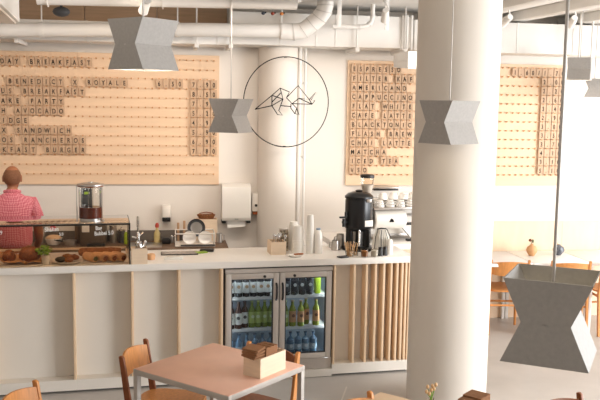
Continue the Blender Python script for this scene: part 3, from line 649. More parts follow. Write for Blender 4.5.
# loaves on paper
tag(MB().prism([(-0.17, 0.0), (0.17, 0.0), (0.165, 0.012), (0.05, 0.006), (-0.06, 0.01), (-0.16, 0.006)], 1, -0.13, 0.13).build('tray', M_white, loc=(-0.60, 6.74, BT+0.001)), 'white tray under the dark loaves in the pastry case', 'tray')
mb = MB(); n = 9
for i in range(n-1):
    for j in range(4):
        def q(i, j): return Vector((-0.16+0.04*i, -0.11+0.055*j, 0.014+0.02*abs(math.sin(i*1.9+j*1.3))+(0.045 if i == 0 else 0.02 if j == 4 else 0)))
        mb._add([q(i, j), q(i+1, j), q(i+1, j+1), q(i, j+1)], [(0, 1, 2, 3)])
bmesh.ops.remove_doubles(mb.bm, verts=mb.bm.verts[:], dist=1e-5)
ex = bmesh.ops.extrude_face_region(mb.bm, geom=mb.bm.faces[:]); bmesh.ops.translate(mb.bm, verts=[v for v in ex['geom'] if isinstance(v, bmesh.types.BMVert)], vec=(0, 0, 0.002))
tag(mb.build('baking_paper', mat('brown_paper', (196, 142, 92), 0.8, var=0.1), smooth=0, loc=(-0.60, 6.735, BT+0.004)), 'crumpled brown baking paper under the dark loaves', 'paper')
for (x, y, rx_, rz_, lab) in ((-0.685, 6.72, 0.05, 0.048, 'smaller dark loaf at left of the pastry case'), (-0.53, 6.71, 0.085, 0.062, 'large round dark seeded loaf in the pastry case')):
    tag(MB().blob((0, 0, 0), (rx_, 0.07, rz_), seg=24, jit=0.004).build('loaf', M_bread, smooth=60, loc=(x, y, BT+0.032+rz_*0.72)), lab, 'bread')
t = thing('potted_herb', 'small green herb plant in a white cup inside the pastry case', 'plant', (-0.41, 6.67, BT+0.001))
L_([(0.027, 0), (0.034, 0.06), (0.037, 0.075), (0.034, 0.075), (0.031, 0.06), (0.001, 0.058)]).build('pot', M_porc, t)
mb = MB()
for k in range(80):
    a, el = random.uniform(0, 6.28), random.uniform(0.1, 1.4); r = random.uniform(0.025, 0.075)
    c = Vector((r*math.cos(a)*math.cos(el)-0.012, r*math.sin(a)*math.cos(el)*0.8, 0.085+r*math.sin(el)*0.9))
    mb.blob(c, (0.015, 0.011, 0.003), rot=rz(a) @ ry(random.uniform(-.9, .9)), seg=6)
for k in range(8):
    a = k*0.8; mb.tube([(0, 0, 0.055), (0.02*math.cos(a), 0.02*math.sin(a), 0.09), (0.045*math.cos(a), 0.04*math.sin(a), 0.11)], 0.0015, 5)
mb.build('leaves', M_green, t)
tag(L_([(0.001, 0), (0.1, 0), (0.135, 0.018), (0.131, 0.02), (0.098, 0.005), (0.001, 0.005)], seg=32).build('plate', M_porc, loc=(-0.245, 6.735, BT+0.001)), 'white plate of brown pastries in the middle of the pastry case', 'plate')
for k, (x, y, r_, m, nm) in enumerate(((-0.30, 6.72, 0.034, M_darkgrey, 'dark flat pastry at left of the white plate'), (-0.235, 6.70, 0.032, M_cake, 'brown pastry at front of the white plate'), (-0.195, 6.75, 0.036, M_bread, 'dark brown pastry at right of the white plate'), (-0.25, 6.78, 0.036, M_cake, 'brown pastry at the back of the white plate'))):
    tag(MB().blob((0, 0, 0), (r_*1.25, r_, 0.022), rot=rz(k), seg=16, jit=0.003).build('pastry', m, smooth=60, loc=(x, y, BT+0.028+(0.01 if k > 1 else 0))), nm, 'pastry', 'pastries on the white plate')
tag(MB().prism([(-0.16, 0.0), (0.15, 0.0), (0.165, 0.012), (0.145, 0.008), (-0.15, 0.008), (-0.17, 0.012)], 1, -0.13, 0.13).build('tray', M_porc, loc=(0.02, 6.745, BT+0.001)), 'white tray of rolled wraps in the pastry case', 'tray')
def wrap(label, x, y, z, yaw, m=None):
    t = thing('wrap', label, 'wrap', (x, y, z), yaw, 'rolled wraps on the tray')
    MB().tube([(0, -0.075, 0.0), (0, -0.07, 0.001), (0, 0.0, 0.004), (0, 0.06, 0.002), (0, 0.075, 0)], 0.028, 14, rs=[0.028, 0.033, 0.035, 0.032, 0.02]).build('tortilla', m or M_wrap, t)
    MB().lathe([(0.001, 0.005), (0.016, 0.004), (0.023, 0.0)], (0, -0.074, 0), 14, rot=rx(R(90))).build('filling', M_fill if label[0] in 'fl' else M_bread, t)
for i, x in enumerate((-0.045, 0.03, 0.10, 0.17)):
    wrap(('leftmost', 'second', 'third', 'rightmost')[i]+' of the four front wraps in the pastry case', x-0.03, 6.69, BT+0.046, R(36))
for i, x in enumerate((-0.09, -0.03, 0.03, 0.09)):
    wrap(('leftmost', 'second', 'third', 'rightmost')[i]+' of the back row of wraps in the pastry case', x, 6.81, BT+0.062, R(80), M_cake)
# drink dispenser on top of the case
t = thing('drink_dispenser', 'glass drink dispenser of brown iced tea standing on the pastry case', 'dispenser', (-0.064, 6.70, CZ1+0.001), R(20))
L_([(0.085, 0), (0.088, 0.01), (0.086, 0.028), (0.001, 0.028)], seg=32).build('base', M_steel, t)
L_([(0.092, 0.028), (0.092, 0.285)], seg=40).build('glass_wall', G_jar, t)
L_([(0.087, 0.03), (0.087, 0.115)], seg=40).build('iced_tea', mat('iced_tea', (104, 38, 12), 0.15), t)
L_([(0.02, 0.116), (0.02, 0.285)], seg=20).build('ice_core', G_jar, t)
L_([(0.098, 0.283), (0.104, 0.286), (0.104, 0.296), (0.06, 0.306), (0.001, 0.307)], seg=36).build('lid', M_steel, t)
L_([(0.0945, 0.276), (0.0985, 0.276), (0.0985, 0.285), (0.0945, 0.285)], seg=36).build('lid_rim', M_oakdk, t)
mb = MB(); mb.tube([(0.098, 0.04, 0.0), (0.098, 0.04, 0.285)], 0.007, 8); mb.tube([(-0.098, 0.04, 0.0), (-0.098, 0.04, 0.285)], 0.005, 8)
mb.build('frame_rod', M_steel, t)
MB().box((-0.045, 0.093, 0.10), (0.045, 0.10, 0.255), 0.002).build('tag_board', M_darkgrey, t, 'dark tag behind the glass')
MB().box((-0.02, 0.089, 0.205), (0.02, 0.0925, 0.225)).build('lime_mark', mat('lime_mark', (170, 200, 20), 0.5), t)
L_([(0.02, 0.305), (0.02, 0.313), (0.001, 0.314)], seg=16).build('lid_knob', M_chrome, t)
MB().tube([(0.05, -0.085, 0.02), (0.055, -0.125, 0.02), (0.055, -0.13, 0.01)], 0.009, 8).build('spigot', M_steel, t)

# ------------------------------------------------------------------ small things on the bar
def open_box(name, label, cat, loc, w, d, h, rzv, m, th=0.006, fill=None):
    t = thing(name, label, cat, loc, rzv)
    mb = MB(); mb.box((-w/2, -d/2, 0), (w/2, d/2, th)); mb.box((-w/2, -d/2, th), (w/2, -d/2+th, h)); mb.box((-w/2, d/2-th, th), (w/2, d/2, h)); mb.box((-w/2, -d/2+th, th), (-w/2+th, d/2-th, h)); mb.box((w/2-th, -d/2+th, th), (w/2, d/2-th, h))
    mb.build('box', m, t, smooth=0); return t
open_box('wooden_box', 'small pale wooden box just right of the pastry case', 'box', (0.305, 6.625, BT), 0.122, 0.11, 0.125, R(0), M_ltwood)
for k, (x, y, tz) in enumerate(((0.28, 6.63, 8), (0.30, 6.64, -6), (0.325, 6.62, 12), (0.335, 6.645, -14))):
    t = thing('tongs', 'steel tong upright in the small box right of the case', 'tongs', (x, y, BT+0.008), k, 'tongs in the small pale box')
    MB().tube([(0, 0, 0), (0.01, 0, 0.1), (0.004*tz*0.3, 0, 0.155)], 0.004, 6).tube([(0.01, 0, 0), (-0.005, 0.01, 0.1), (0.004*tz*0.3, 0.005, 0.155)], 0.004, 6).build('arm', M_chrome, t)
    MB().blob((0.0012*tz, 0.002, 0.155), (0.012, 0.006, 0.016)).build('tip', M_chrome, t)
tag(L_([(0.001, 0), (0.03, 0), (0.036, 0.03), (0.03, 0.045), (0.012, 0.05), (0.001, 0.05)]).build('bread_bun', M_wrap, loc=(0.405, 6.76, BT)), 'small round bun next to the little pale box', 'bread')
t = thing('tablet', 'flat grey tablet lying on the bar', 'tablet', (0.655, 6.985, BT), R(-3))
MB().box((-0.155, -0.075, 0), (0.155, 0.075, 0.008), 0.003).build('case', M_dark, t)
MB().box((-0.145, -0.066, 0.008), (0.145, 0.066, 0.0095)).build('screen', mat('grey_screen', (150, 140, 130), 0.25), t)
t = thing('note_pad', 'white pad of paper lying in front of the tablet', 'pad', (0.585, 6.755, BT), R(-8))
MB().box((-0.075, -0.05, 0), (0.075, 0.05, 0.018), 0.002).build('paper_block', M_paper, t)
MB().box((-0.05, -0.02, 0.018), (0.055, 0.02, 0.026), 0.002).build('card', M_white, t)
tag(MB().box((-0.05, -0.03, 0), (0.05, 0.03, 0.012), 0.004).build('green_card', mat('lime_card', (150, 178, 60), 0.5), loc=(0.84, 6.99, BT), rotz=R(15)), 'lime green sachet lying right of the tablet', 'sachet')
t = thing('card_reader', 'black card reader lying right of the tablet', 'card reader', (0.90, 7.06, BT), R(-15))
MB().box((-0.06, -0.035, 0), (0.06, 0.035, 0.022), 0.008).build('housing', M_dark, t)
MB().box((-0.02, -0.02, 0.0222), (0.04, 0.02, 0.0235)).build('screen', M_darkgrey, t)
# cutlery box
t = open_box('cutlery_box', 'pale wooden box of cutlery on the bar left of the cups', 'box', (1.475, 6.885, BT), 0.13, 0.17, 0.11, R(0), M_ltwood)
for k in range(9):
    x, y = 1.475+random.uniform(-0.045, 0.045), 6.885+random.uniform(-0.065, 0.065); lx, ly = random.uniform(-0.03, 0.03), random.uniform(-0.03, 0.03)
    t = thing('cutlery', '%s sticking out of the pale cutlery box' % (('steel fork', 'steel spoon')[k % 2]), 'cutlery', (x, y, BT+0.008), 0, 'cutlery in the pale box')
    MB().tube([(0, 0, 0), (lx*.6, ly*.6, 0.09), (lx, ly, 0.125)], 0.0035, 6).build('handle', M_chrome, t)
    MB().blob((lx*1.1, ly*1.1, 0.14), (0.012, 0.005, 0.02)).build('head', M_chrome, t)
t = thing('menu_holder', 'patterned steel tin standing behind the cutlery box', 'tin', (1.56, 6.99, BT))
MB().box((-0.035, -0.03, 0), (0.035, 0.03, 0.185), 0.004).build('tin_body', mat('mottled_metal', (150, 138, 120), 0.3, 0.7, var=0.8, scale=40), t)
MB().box((-0.037, -0.032, 0.185), (0.037, 0.032, 0.197), 0.004).build('lid', M_steel, t)
def cupstack(label, x, y, r, h, pale=M_paper, rim=0.012):
    t = thing('cup_stack', label, 'cups', (x, y, BT), 0, 'stacks of white paper cups')
    prof = [(r, 0)]; nr = max(3, int(h/rim)//2)
    z = 0
    L_([(r*1.0, 0), (r*1.02, 0.012), (r*0.97, h*0.55), (r*0.86, h*0.86), (r*0.72, h), (r*0.68, h+0.001), (0.001, h-0.004)], seg=22).build('cup', pale, t)
    mb = MB(); k = 0
    while k*rim < h*0.5: mb.lathe([(r*1.0, k*rim), (r*1.045, k*rim+0.003), (r*1.0, k*rim+0.006)], seg=22); k += 1
    mb.build('cup_rim', pale, t)
cupstack('wide stack of white paper cups at right of the cutlery box', 1.655, 6.865, 0.050, 0.235)
cupstack('white paper cup stack behind the wide stack, half hidden', 1.655, 7.02, 0.046, 0.25)
cupstack('tallest slim stack of white paper cups left of the capped bottle', 1.755, 6.83, 0.034, 0.335, rim=0.02)
t = thing('milk_bottle', 'white bottle with blue grey cap right of the tall cup stack', 'bottle', (1.825, 6.82, BT))
L_([(0.034, 0), (0.036, 0.01), (0.036, 0.16), (0.026, 0.195), (0.017, 0.205)], seg=22).build('bottle_body', M_porc, t)
L_([(0.019, 0.205), (0.019, 0.22), (0.002, 0.222)], seg=18).build('cap', mat('blue_grey_cap', (130, 150, 170), 0.4), t)
t = thing('saucer', 'white saucer lying in front of the cup stacks', 'saucer', (1.60, 6.705, BT))
L_([(0.001, 0), (0.045, 0), (0.06, 0.012), (0.058, 0.015), (0.043, 0.005), (0.001, 0.005)], seg=26).build('dish', M_porc, t)
tag(MB().box((-0.042, -0.012, 0), (0.042, 0.012, 0.012), 0.005).build('wooden_spoon', mat('amber_wood', (176, 104, 52), 0.5), loc=(1.625, 6.70, BT+0.016), rotz=R(10)), 'amber wooden piece lying on the white saucer', 'spoon')
# coffee urn
t = thing('coffee_urn', 'tall black coffee urn on the bar', 'coffee urn', (2.235, 6.98, BT))
L_([(0.15, 0), (0.155, 0.008), (0.15, 0.022), (0.11, 0.03), (0.105, 0.035)], seg=36).build('base', M_blackmet, t)
for a in range(3): MB().tube([(0.085*math.cos(a*2.09+1.2), 0.085*math.sin(a*2.09+1.2), 0.03), (0.085*math.cos(a*2.09+1.2), 0.085*math.sin(a*2.09+1.2), 0.2)], 0.034, 12).build('leg', M_blackmet, t)
L_([(0.09, 0.17), (0.118, 0.19), (0.122, 0.20), (0.122, 0.44), (0.117, 0.455), (0.127, 0.458), (0.127, 0.475), (0.10, 0.50), (0.06, 0.512), (0.001, 0.515)], seg=40).build('urn_body', mat('urn_black', (30, 30, 32), 0.28, 0.3), t)
L_([(0.03, 0.513), (0.035, 0.525), (0.02, 0.53), (0.001, 0.531)], seg=18).build('lid_knob', M_dark, t)
MB().box((0.03, -0.128, 0.43), (0.075, -0.1, 0.46), 0.004).build('latch', M_steel, t)
MB().box((-0.005, -0.124, 0.215), (0.075, -0.112, 0.27), 0.001, rot=rz(R(12)), piv=(0, 0, 0)).build('white_label', M_paper, t)
mb = MB(); mb.tube([(-0.11, -0.03, 0.25), (-0.16, -0.05, 0.25)], 0.016, 12); mb.tube([(-0.15, -0.048, 0.28), (-0.15, -0.048, 0.21)], 0.014, 12); mb.box((-0.19, -0.06, 0.285), (-0.13, -0.03, 0.30), 0.004); mb.tube([(-0.13, -0.04, 0.30), (-0.13, -0.04, 0.34)], 0.012, 10)
mb.build('tap', M_dark, t)
MB().tube([(-0.035, -0.14, 0.05), (-0.03, -0.128, 0.19)], 0.009, 10).build('sight_glass', M_chrome, t)
for k, (x, y, r, h) in enumerate(((2.02, 6.98, 0.035, 0.085), (2.085, 7.05, 0.036, 0.13))):
    t = thing('milk_jug', ('small steel milk jug left of the coffee urn', 'taller steel milk jug right against the coffee urn')[k], 'jug', (x, y-0.02, BT), 0, 'steel milk jugs')
    L_([(r, 0), (r*1.05, 0.006), (r, h*0.6), (r*0.92, h), (r*0.88, h), (r*0.95, h*0.6), (r*0.96, 0.01), (0.001, 0.008)], seg=20).build('jug_body', M_steel, t)
    MB().tube([(-r*0.9, 0, h*0.85), (-r*1.5, 0, h*0.8), (-r*1.5, 0, h*0.3), (-r*0.95, 0, h*0.2)], 0.0045, 6).build('handle', M_steel, t)
tag(MB().prism([(0, 0), (0.13, 0.0), (0.13, 0.11), (0.11, 0.105)], 1, 0, 0.01).build('paper_bag', M_paper, loc=(1.98, 7.12, BT), rotz=R(8)), 'white folded paper bag leaning behind the steel milk jug', 'paper bag')
# glasses of sticks, jars
def jar(name, label, x, y, r, h, fill=None, fillm=None, wall=G_jar, group=None, top=None):
    t = thing(name, label, 'jar', (x, y, BT), 0, group)
    L_([(r*0.85, 0), (r*0.88, 0.004), (r, h), (r*0.95, h), (r*0.82, 0.006), (0.001, 0.006)], seg=20).build('glass_wall', wall, t)
    if fill: L_([(r*0.8, 0.007), (r*0.9, h*fill), (0.001, h*fill+0.004)], seg=18).build('contents', fillm, t)
    return t
M_stick = mat('stirrer_wood', (226, 186, 140), 0.7)
for (x, y, r, h, n, sl, lab) in ((2.05, 6.63, 0.038, 0.075, 16, 0.12, 'wide glass'), (2.115, 6.66, 0.022, 0.06, 5, 0.10, 'narrow glass')):
    jar('stirrer_glass', lab+' of wooden stirrers before the coffee urn', x, y, r, h, group='glasses of stirrers')
    for k in range(n):
        a = k*2.4; q = r*0.55*math.sqrt((k+.5)/n)
        tag(MB().box((-0.003, -0.001, 0), (0.003, 0.001, sl), rot=rz(a) @ ry(0.32*math.sqrt((k+.5)/n)), piv=(0, 0, 0)).build('stirrer', M_stick, smooth=0, loc=(x+q*math.cos(a), y+q*math.sin(a), BT+0.008)), 'wooden stirrer standing in the %s' % lab, 'stirrer', 'wooden stirrers in the '+lab)
tag(MB().box((-0.045, -0.03, 0), (0.045, 0.03, 0.012), 0.005).build('coaster', M_dark, loc=(1.985, 6.60, BT), rotz=R(20)), 'black flat dish in front of the wide stirrer glass', 'dish')
jar('sugar_jar', 'small glass of brown sugar on the bar edge', 2.172, 6.595, 0.034, 0.07, 0.75, mat('brown_sugar', (190, 128, 76), 0.8, var=0.2, scale=90))
jar('sugar_jar', 'small glass of white sugar right of the brown sugar', 2.262, 6.60, 0.034, 0.068, 0.8, M_porc)
for k, x in enumerate((2.322, 2.37)):
    t = thing('shaker', '%s small black shaker beside the white sugar' % ('left', 'right')[k], 'shaker', (x, 6.62+0.02*k, BT), 0, 'black shakers')
    L_([(0.02, 0), (0.021, 0.005), (0.018, 0.06)], seg=16).build('shaker_body', M_darkgrey, t)
    L_([(0.0185, 0.06), (0.017, 0.075), (0.002, 0.08)], seg=16).build('lid', M_dark, t)
cupstack('short white cup stack right of the black shakers', 2.43, 6.70, 0.03, 0.13)
# pleated white paper filters in a holder
t = thing('filter_stand', 'pleated white paper filters in a black holder beside the urn', 'filter stand', (2.39, 6.80, BT))
mb = MB(); seg = 44
prof = [(0.075, 0.02), (0.085, 0.05), (0.07, 0.14), (0.04, 0.205), (0.001, 0.207)]
rings = []
for r, z in prof:
    rings.append([mb.bm.verts.new(((r*(1 if k % 2 else 0.82) if r > 0.01 else r)*math.cos(2*math.pi*k/seg), (r*(1 if k % 2 else 0.82) if r > 0.01 else r)*math.sin(2*math.pi*k/seg), z)) for k in range(seg)])
for i in range(len(prof)-1):
    for k in range(seg): mb.bm.faces.new((rings[i][k], rings[i][(k+1) % seg], rings[i+1][(k+1) % seg], rings[i+1][k]))
mb.bm.faces.new(rings[0][::-1])
mb.build('paper_filters', M_paper, t, smooth=0)
mb = MB(); mb.lathe([(0.06, 0), (0.06, 0.02), (0.001, 0.02)], seg=24); mb.tube([(-0.045, -0.01, 0.205), (-0.015, -0.03, 0.215), (0.03, -0.025, 0.21), (0.05, 0, 0.195)], 0.006, 6)
for a in (-2.6, -1.9, -1.2, -0.5): mb.tube([(0.09*math.cos(a), 0.09*math.sin(a), 0.04), (0.078*math.cos(a), 0.078*math.sin(a), 0.14), (0.05*math.cos(a), 0.05*math.sin(a), 0.2)], 0.003, 6)
mb.build('holder', M_dark, t)
# grinder
t = thing('coffee_grinder', 'black coffee grinder with clear hopper behind the urn', 'grinder', (2.42, 7.32, BT))
MB().box((-0.11, -0.1, 0), (0.018, 0.1, 0.43), 0.015).build('housing', M_blackmet, t)
L_([(0.025, 0.43), (0.04, 0.46), (0.062, 0.55), (0.062, 0.605)], seg=24).build('hopper', G_jar, t)
L_([(0.023, 0.432), (0.037, 0.46), (0.058, 0.54), (0.001, 0.545)], seg=20).build('hopper_liner', mat('hopper_white', (226, 216, 206), 0.5), t)
L_([(0.066, 0.605), (0.066, 0.63), (0.05, 0.636), (0.001, 0.637)], seg=24).build('hopper_lid', M_dark, t)
# espresso machine (its back towards the room)
t = thing('espresso_machine', 'white and steel espresso machine with round boiler at the end of the bar', 'coffee machine', (2.66, 7.42, BT), R(4))
MB().tube([(-0.20, -0.11, 0.215), (-0.19, -0.11, 0.215), (0.10, -0.11, 0.215), (0.112, -0.11, 0.215)], 0.09, 36, rs=[0.082, 0.09, 0.09, 0.086]).build('boiler', M_white, t)
MB().tube([(0.112, -0.11, 0.215), (0.118, -0.11, 0.215)], 0.083, 36).build('boiler_cap', M_porc, t)
mb = MB(); mb._add([(-0.065, -0.2025, 0.20), (-0.015, -0.2025, 0.20), (-0.025, -0.2005, 0.225), (-0.04, -0.199, 0.235), (-0.055, -0.2005, 0.225)], [(0, 1, 2, 3, 4)])
mb.build('emblem', M_ink, t, smooth=0)
mb = MB(); mb.box((-0.22, -0.20, 0.315), (0.52, 0.22, 0.335), 0.004); mb.box((0.1, -0.14, 0.24), (0.5, 0.2, 0.255), 0.003)
mb.build('cup_tray', M_steel, t)
mb = MB()
for z in (0.36, 0.385): mb.tube([(-0.21, -0.18, z), (0.5, -0.18, z), (0.5, 0.2, z), (-0.21, 0.2, z), (-0.21, -0.18, z)], 0.004, 6)
for x in (-0.21, 0.02, 0.26, 0.5): mb.tube([(x, -0.18, 0.33), (x, -0.18, 0.385)], 0.004, 6); mb.tube([(x, 0.2, 0.33), (x, 0.2, 0.385)], 0.004, 6)
mb.build('cup_rail', M_chrome, t)
MB().box((-0.2, -0.02, 0.06), (0.5, 0.2, 0.315), 0.01).build('housing', M_white, t)
MB().box((-0.2, 0.02, 0.025), (0.5, 0.3, 0.06), 0.005).build('drip_tray', M_steel, t)
for x, a in ((0.09, 1), (-0.17, -1)):
    l = MB().prism([(x, 0.15), (x+0.05*a, 0.16), (x+0.15*a, 0.03), (x+0.12*a, 0.02)] if a > 0 else [(x+0.12*a, 0.02), (x+0.15*a, 0.03), (x+0.05*a, 0.16), (x, 0.15)], 1, -0.12, -0.08).build('leg', M_steel, t)
    MB().box((x+0.10*a-0.03, -0.125, 0), (x+0.13*a+0.03, -0.075, 0.02), 0.005).build('foot', M_dark, l)
MB().box((0.13, -0.13, 0.155), (0.24, -0.03, 0.17), 0.004).build('knob_plate', M_dark, t)
mb = MB()
for x in (-0.05, 0.2): mb.tube([(x, 0.2, 0.2), (x, 0.3, 0.19)], 0.03, 14); mb.tube([(x, 0.3, 0.15), (x, 0.42, 0.14)], 0.013, 10)
mb.build('group_head', M_chrome, t)
# black tray above the cups, fixed on the wall
t = thing('wall_shelf', 'small black and steel shelf on the wall above the white cups', 'shelf', WL(2.25, 0.15, 1.44), WY)
MB().box((-0.13, -0.08, -0.02), (0.13, 0.149, 0.0), 0.003).build('board', M_dark, t)
MB().box((-0.13, -0.084, 0.0), (0.15, 0.05, 0.018), 0.003).build('steel_tray', M_steel, t)
# cups on the machine
cup_prof = [(0.022, 0), (0.03, 0.004), (0.042, 0.04), (0.044, 0.06), (0.041, 0.06), (0.038, 0.04), (0.02, 0.008), (0.001, 0.008)]
cm = L_(cup_prof, seg=20).mesh('cup', M_porc); cmi = MB().lathe([(0.024, 0.06), (0.03, 0.056), (0.042, 0.02), (0.044, 0), (0.041, 0), (0.038, 0.02), (0.024, 0.05), (0.001, 0.05)], seg=20).mesh('cup', M_porc)
hm = MB().tube([(0.04, 0, 0.045), (0.06, 0, 0.045), (0.062, 0, 0.025), (0.036, 0, 0.018)], 0.005, 8).mesh('handle', M_porc)
names = ['far left', 'left', 'middle', 'right', 'far right']
for rI, (y, zz) in enumerate(((-0.12, 0), (-0.02, 0.0), (-0.07, 0.064))):
    for k in range(5 if rI < 2 else 4):
        lx = -0.13+0.105*k+(0.05 if rI == 2 else 0); p = Matrix.Rotation(R(4), 3, 'Z') @ Vector((lx, y, 0)); 
        c = bpy.data.objects.new('coffee_cup', cmi if rI == 0 or rI == 2 else cm); COL.objects.link(c); c.location = (2.66+p.x, 7.42+p.y, BT+0.336+zz); c.rotation_euler = (0, 0, random.uniform(0, 6))
        tag(c, 'white cup on the espresso machine, %s in the %s' % (names[k], ('front row', 'back row', 'upper layer')[rI]), 'cup', 'white cups on the espresso machine')
        h = bpy.data.objects.new('handle', hm); COL.objects.link(h); h.parent = c

# ------------------------------------------------------------------ tables and chairs
def table(label, cx, cy, ang, w, d, m, edge=M_frame, h=0.74):
    t = thing('dining_table', label, 'table', (cx, cy, 0), ang)
    MB().box((-w/2+0.004, -d/2+0.004, h-0.004), (w/2-0.004, d/2-0.004, h), 0.001).build('tabletop', m, t)
    mb = MB(); f = 0.03
    mb.box((-w/2, -d/2, h-0.034), (w/2, -d/2+f, h-0.003), 0.001); mb.box((-w/2, d/2-f, h-0.034), (w/2, d/2, h-0.003), 0.001); mb.box((-w/2, -d/2+f, h-0.034), (-w/2+f, d/2-f, h-0.003), 0.001); mb.box((w/2-f, -d/2+f, h-0.034), (w/2, d/2-f, h-0.003), 0.001); mb.box((-w/2+f, -d/2+f, h-0.012), (w/2-f, d/2-f, h-0.0045))
    mb.build('frame', edge, t)
    for sx in (-1, 1):
        for sy in (-1, 1):
            x, y = sx*(w/2-0.016), sy*(d/2-0.016)
            MB().box((x-0.0155, y-0.0155, 0), (x+0.0155, y+0.0155, h-0.034), 0.001).build('leg', edge, t)
TA = R(-50)   # direction of the table's right rear edge
ex_, ey_ = Vector((math.cos(TA), math.sin(TA))), Vector((-math.sin(TA), math.cos(TA)))
def tcen(rear, w, d): p = Vector(rear)+ex_*w/2-ey_*d/2; return p.x, p.y
tx, ty = tcen((0.711, 5.257), 0.74, 0.69)
table('square peach topped table with pale steel frame in front of the bar', tx, ty, TA, 0.74, 0.69, M_tabletop)
sx_, sy_ = tcen((1.488, 4.155), 0.72, 0.70)
table('pale topped table at the bottom edge before the big column', sx_, sy_, TA, 0.74, 0.70, mat('pale_oak_top', (226, 196, 162), 0.45, var=0.06, scale=8))
def chair(label, x, y, ang, m, md=None, group='wooden chairs at the front tables', hgt=0.775):
    # the seat looks along +X in its own frame, back at x = 0
    md = md or m
    t = thing('dining_chair', label, 'chair', (x, y, 0), ang, group)
    W2 = 0.19
    for s in (-1, 1):
        mb = MB(); mb.prism([(-0.01, hgt), (0.006, hgt+0.004), (0.022, hgt-0.006), (0.075, 0.44), (0.03, 0.0), (0.0, 0.0), (0.038, 0.44)], 1, s*W2-0.011, s*W2+0.011)
        bmesh.ops.bevel(mb.bm, geom=mb.bm.edges[:], offset=0.003, segments=1, affect='EDGES')
        mb.build('rear_leg', md, t)
        MB().tube([(0.40, s*0.175, 0.44), (0.43, s*0.19, 0.0)], 0.017, 10, rs=[0.018, 0.013]).build('front_leg', m, t)
        MB().tube([(0.052, s*0.185, 0.40), (0.40, s*0.175, 0.40)], 0.013, 8).build('side_rail', m, t)
    mb = MB(); n = 12; top, bot = [], []
    for i in range(n+1):
        yy = -W2+0.011+(2*W2-0.022)*i/n; q = 1-(yy/W2)**2; xx = 0.012-0.055*q
        for z, off in ((hgt-0.012-0.022*(1-q), 0.0), (hgt-0.165+0.015*(1-q), 0.022)):
            (top if off == 0 else bot).append((mb.bm.verts.new((xx+off, yy, z)), mb.bm.verts.new((xx+off+0.012, yy, z))))
    for i in range(n):
        a, b, c, d = top[i], top[i+1], bot[i], bot[i+1]
        mb.bm.faces.new((a[0], b[0], d[0], c[0])); mb.bm.faces.new((a[1], c[1], d[1], b[1])); mb.bm.faces.new((a[0], a[1], b[1], b[0])); mb.bm.faces.new((c[0], d[0], d[1], c[1]))
    for i in (0, n): mb.bm.faces.new((top[i][0], bot[i][0], bot[i][1], top[i][1]))
    mb.build('backrest', m, t, smooth=50)
    mb = MB(); N = 24; pts = []
    for k in range(N):
        a = 2*math.pi*k/N; c, s = math.cos(a), math.sin(a)
        pts.append((0.235+0.205*math.copysign(abs(c)**0.55, c), 0.2*math.copysign(abs(s)**0.55, s)*(1+0.06*c)))
    mb.prism(pts, 2, 0.44, 0.458); mb.build('seat', m, t, smooth=40)
    MB().tube([(0.052, -0.185, 0.30), (0.052, 0.185, 0.30)], 0.011, 8).build('stretcher', m, t); MB().tube([(0.41, -0.18, 0.26), (0.41, 0.18, 0.26)], 0.011, 8).build('stretcher', m, t)
    return t
chair('wooden chair tucked in at the left of the peach table', 0.195, 5.125, R(-25), M_oak, M_oakdk)
chair('dark wooden chair behind the peach table facing away from the fridge', 1.055, 4.98, R(-138), M_oakdk, M_oak)
chair('wooden chair whose back shows at the bottom left corner', -0.435, 4.43, R(-25), M_oak)
chair('wooden chair whose back shows just left of the bottom edge table', 1.245, 3.965, R(-50), M_oak)
chair('wooden chair whose back tip shows at the bottom edge under the near lamp', 2.325, 3.77, R(-65), M_oakdk)
RG = 'wooden chairs at the wall tables'
chair('light wooden chair at the wall tables nearest the column', 3.985, 7.45, R(77), M_oak, None, RG)
chair('light wooden chair at the wall tables half behind the near lamp', 4.575, 7.30, R(77), M_oak, None, RG)
chair('light wooden chair at the wall tables cut by the right edge', 5.08, 7.22, R(84), M_oak, None, RG)
for k, (u0, u1, m, nm) in enumerate(((3.05, 3.655, M_tabgrey, 'grey white table by the wall nearest the big column'), (3.665, 4.27, M_tabwhite, 'white table by the wall in the middle of the row'), (4.28, 4.95, M_tabwhite, 'white table by the wall at the right edge'))):
    c = WL((u0+u1)/2, 0.38, 0); table(nm, c[0], c[1], WY, u1-u0, 0.68, m, M_tabwhite)
# vases on the wall tables
t = thing('bud_vase', 'round terracotta bud vase with dried bloom on the white wall table', 'vase', WL(3.82, 0.32, 0.74), WY)
L_([(0.025, 0), (0.03, 0.005), (0.055, 0.045), (0.058, 0.065), (0.045, 0.095), (0.018, 0.112), (0.018, 0.125), (0.012, 0.125), (0.012, 0.11)], seg=26).build('vase_body', mat('terracotta', (212, 160, 112), 0.7), t)
MB().tube([(0, 0, 0.1), (-0.01, 0, 0.15), (-0.02, 0, 0.165)], 0.003, 6).blob((-0.022, 0, 0.165), (0.018, 0.014, 0.014), seg=10, jit=0.003).build('dried_flower', mat('dried_brown', (112, 60, 36), 0.8), t)
MB().blob((0.008, 0, 0.155), (0.012, 0.008, 0.02), seg=8).build('leaf', mat('dull_green', (92, 96, 60), 0.7), t)
t = thing('bud_vase', 'round dark grey bud vase on the white wall table', 'vase', WL(4.13, 0.30, 0.74), WY)
L_([(0.025, 0), (0.03, 0.005), (0.058, 0.04), (0.062, 0.06), (0.05, 0.09), (0.02, 0.105), (0.02, 0.112), (0.014, 0.112), (0.014, 0.1)], seg=26).build('vase_body', mat('dark_glaze', (92, 96, 104), 0.25, var=0.5, scale=20), t)
MB().tube([(0, 0, 0.09), (-0.02, 0, 0.13), (-0.035, 0, 0.155)], 0.003, 6).blob((-0.037, 0, 0.158), (0.012, 0.01, 0.012), seg=8).build('dried_flower', mat('dried_tan', (200, 150, 110), 0.8), t)
